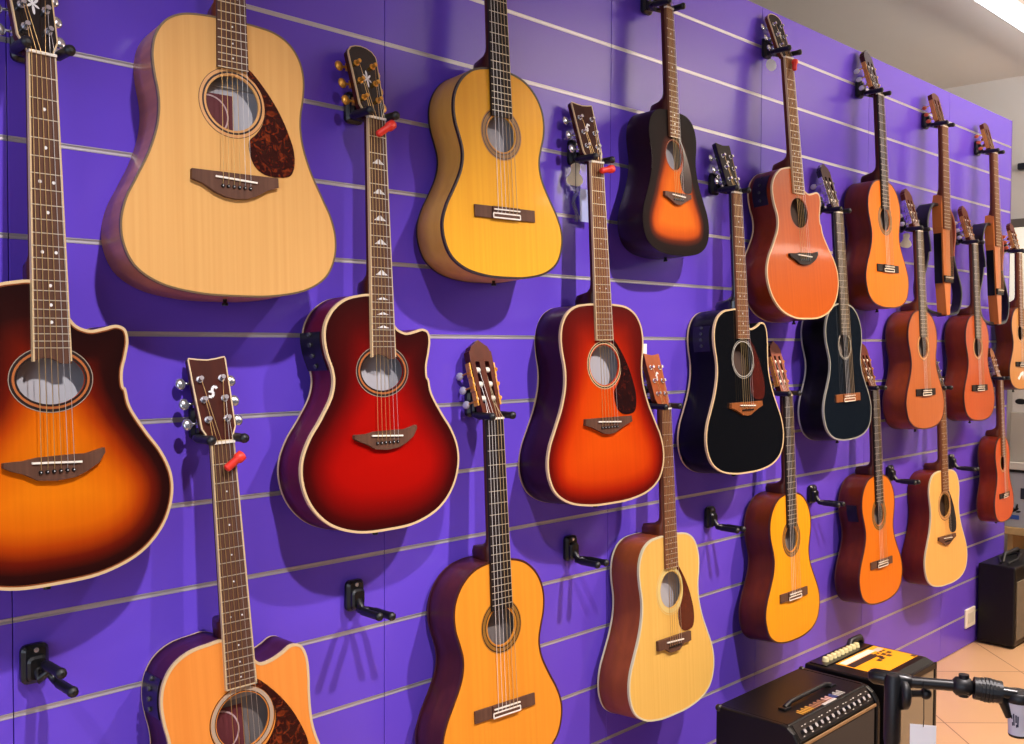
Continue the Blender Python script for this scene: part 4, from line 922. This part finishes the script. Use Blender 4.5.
for an in (90, 210, 330):
    d_ = Vector((math.cos(R(an)), math.sin(R(an)), 0))
    mb = MB(); mb.tube([(0,0,.16), d_*.20 + Vector((0,0,.05)), d_*.30 + Vector((0,0,.014))], .0075, 8); mb.ell(d_*.30 + Vector((0,0,.014)), (.014,.014,.0135), 10, 6); mb.build('leg', black_metal, ms)
MB().tube([(0,0,.06),(0,0,.20)], .017, 12).build('leg_hub', rubber, ms)
# white price tag hanging from the boom
tgx = Vector((1.960, -1.003, .0)); 
M_ = Matrix.Translation((tgx.x, tgx.y, .662)) @ Matrix(((.7045,0,-.7095,0),(-.7097,0,-.704,0),(0,1,0,0),(0,0,0,1)))
pt = MB().prism([(-.026,-.040),(.026,-.040),(.026,.036),(-.026,.040)], 0, .0007, 0).build('price_tag', white); pt.matrix_world = M_; tag(pt, 'white price tag hanging on a thin string from the boom stand', 'tag')
MB().tube([(0, .034, .0012), (.001, .05, .001), (0, .125, .0)], .0009, 5).build('tag_string', plain('black_cord', (20, 20, 24), .7), pt)

# ------------------------------------------------------------------ display shelf beyond the panel
sh = empty('display_shelf', Matrix.Translation((6.1, -.05, 0)), 'pale wooden display shelf beyond the end of the purple panel', 'shelf'); o_ = Vector(sh.location)
tanw = wood('pale_beech', (206, 178, 132), (192, 162, 116), sx=8, sy=30, coat=0, rough=.6)
boxpart('shelf_board', q(5.84, -.6, .400), q(6.385, .175, .440), tanw, sh)
boxpart('shelf_board', q(5.86, -.6, .10), q(6.385, .160, .125), tanw, sh)
for y_ in (.11, -.57): boxpart('side_panel', q(5.87, y_, 0), q(6.37, y_ + .028, .40), tanw, sh)
boxpart('back_panel', q(6.372, -.6, 0), q(6.385, .165, .40), plain('dark_back_panel', (44, 38, 36), .7), sh)
def carton(a, b, mat, label):
    c = [(u + v) / 2 for u, v in zip(a, b)]
    e = empty('product_box', Matrix.Translation((c[0], c[1], a[2])), label, 'box'); w_ = Vector(e.location)
    boxpart('carton', tuple(Vector(a) - w_), tuple(Vector(b) - w_), mat, e); return e, (lambda *p: tuple(Vector(p) - w_))
gb, q = carton((5.86, -.30, .4405), (6.30, .150, .745), plain('grey_blue_card', (176, 182, 196), .6), 'grey-blue cardboard box with a black bird mark standing on the pale shelf')
boxpart('rim', q(5.854, -.306, .745), q(6.306, .156, .760), plain('print_black', (24, 24, 28), .5), gb)
boxpart('lid', q(5.850, -.31, .760), q(6.31, .160, .800), plain('white_lid_card', (226, 226, 224), .6), gb)
mb = MB(); zz = 5.8585
for (y, z, a_, l_, w_) in ((.100,.535,30,.026,.008),(.088,.552,80,.020,.006),(.112,.550,120,.022,.007),(.080,.528,10,.014,.005)):
    ca, sa = math.cos(R(a_)), math.sin(R(a_)); mb.add([q(zz, y - (x*ca - v*sa), z + x*sa + v*ca) for x, v in ellipse(0,0,l_,w_,12)], [tuple(range(12))])
mb.build('bird_mark', plain('print_black', (24, 24, 28), .5), gb)
MB().box(q(5.8575, .075, .485), q(5.859, .130, .508)).build('blue_mark', plain('print_blue', (60, 96, 190), .5), gb)
MB().box(q(5.8575, .02, .60), q(5.859, .07, .66)).build('dark_mark', plain('print_navy', (40, 44, 66), .5), gb)
pb, q = carton((5.87, -.28, .8005), (6.28, .135, 1.075), plain('pale_grey_carton', (186, 184, 178), .6), 'plain pale grey box stacked on the grey-blue box')
wb, q = carton((5.88, -.28, 1.0755), (6.26, .130, 1.215), plain('white_carton', (228, 228, 226), .6), 'white box with a dark oval mark on top of the stacked boxes')
mb = MB(); mb.add([q(5.8785, .085 - x, 1.135 + v) for x, v in ellipse(0,0,.030,.016,14)], [tuple(range(14))]); mb.build('oval_mark', plain('print_black', (24, 24, 28), .5), wb)
sp = tag(MB().bbox((-.06,-.020,0), (.06,.020,.05), .008, 0, Matrix.Translation((6.4, .222, 2.505)) @ Matrix(((0,0,-1,0),(1,0,0,0),(0,1,0,0),(0,0,0,1)))).build('wall_speaker', plain('navy_black', (14, 22, 38), .4)), 'small dark box fixed high on the far white wall', 'wall box')

# ------------------------------------------------------------------ camera
yaw, pitch, roll, D, H = 0.7892543894, 0.030254596, -0.0043467868, 1.8001272, 1.4523537
cam = bpy.data.cameras.new('camera'); co = bpy.data.objects.new('camera', cam); COL.objects.link(co)
cam.sensor_fit = 'HORIZONTAL'; cam.sensor_width = 36; cam.lens = 36 * 1000 / 1024; cam.clip_start = .05
rr_ = Vector((0.7044614476246068, -0.7097289564771393, 0.004344784058437806)); dn = Vector((-0.0184103316636949, -0.024392584578978357, -0.9995329216717127)); fw = Vector((0.7095034379752336, 0.7040524200337844, -0.030249980923884964))
m = Matrix((rr_, -dn, -fw)).transposed().to_4x4(); m.translation = (0, -D, H); co.matrix_world = m
SC.camera = co
vs = SC.view_settings; SC.display_settings.display_device = 'sRGB'; vs.view_transform = 'Standard'; vs.look = 'None'; vs.gamma = 1; vs.use_curve_mapping = False
vs.exposure = 0.0
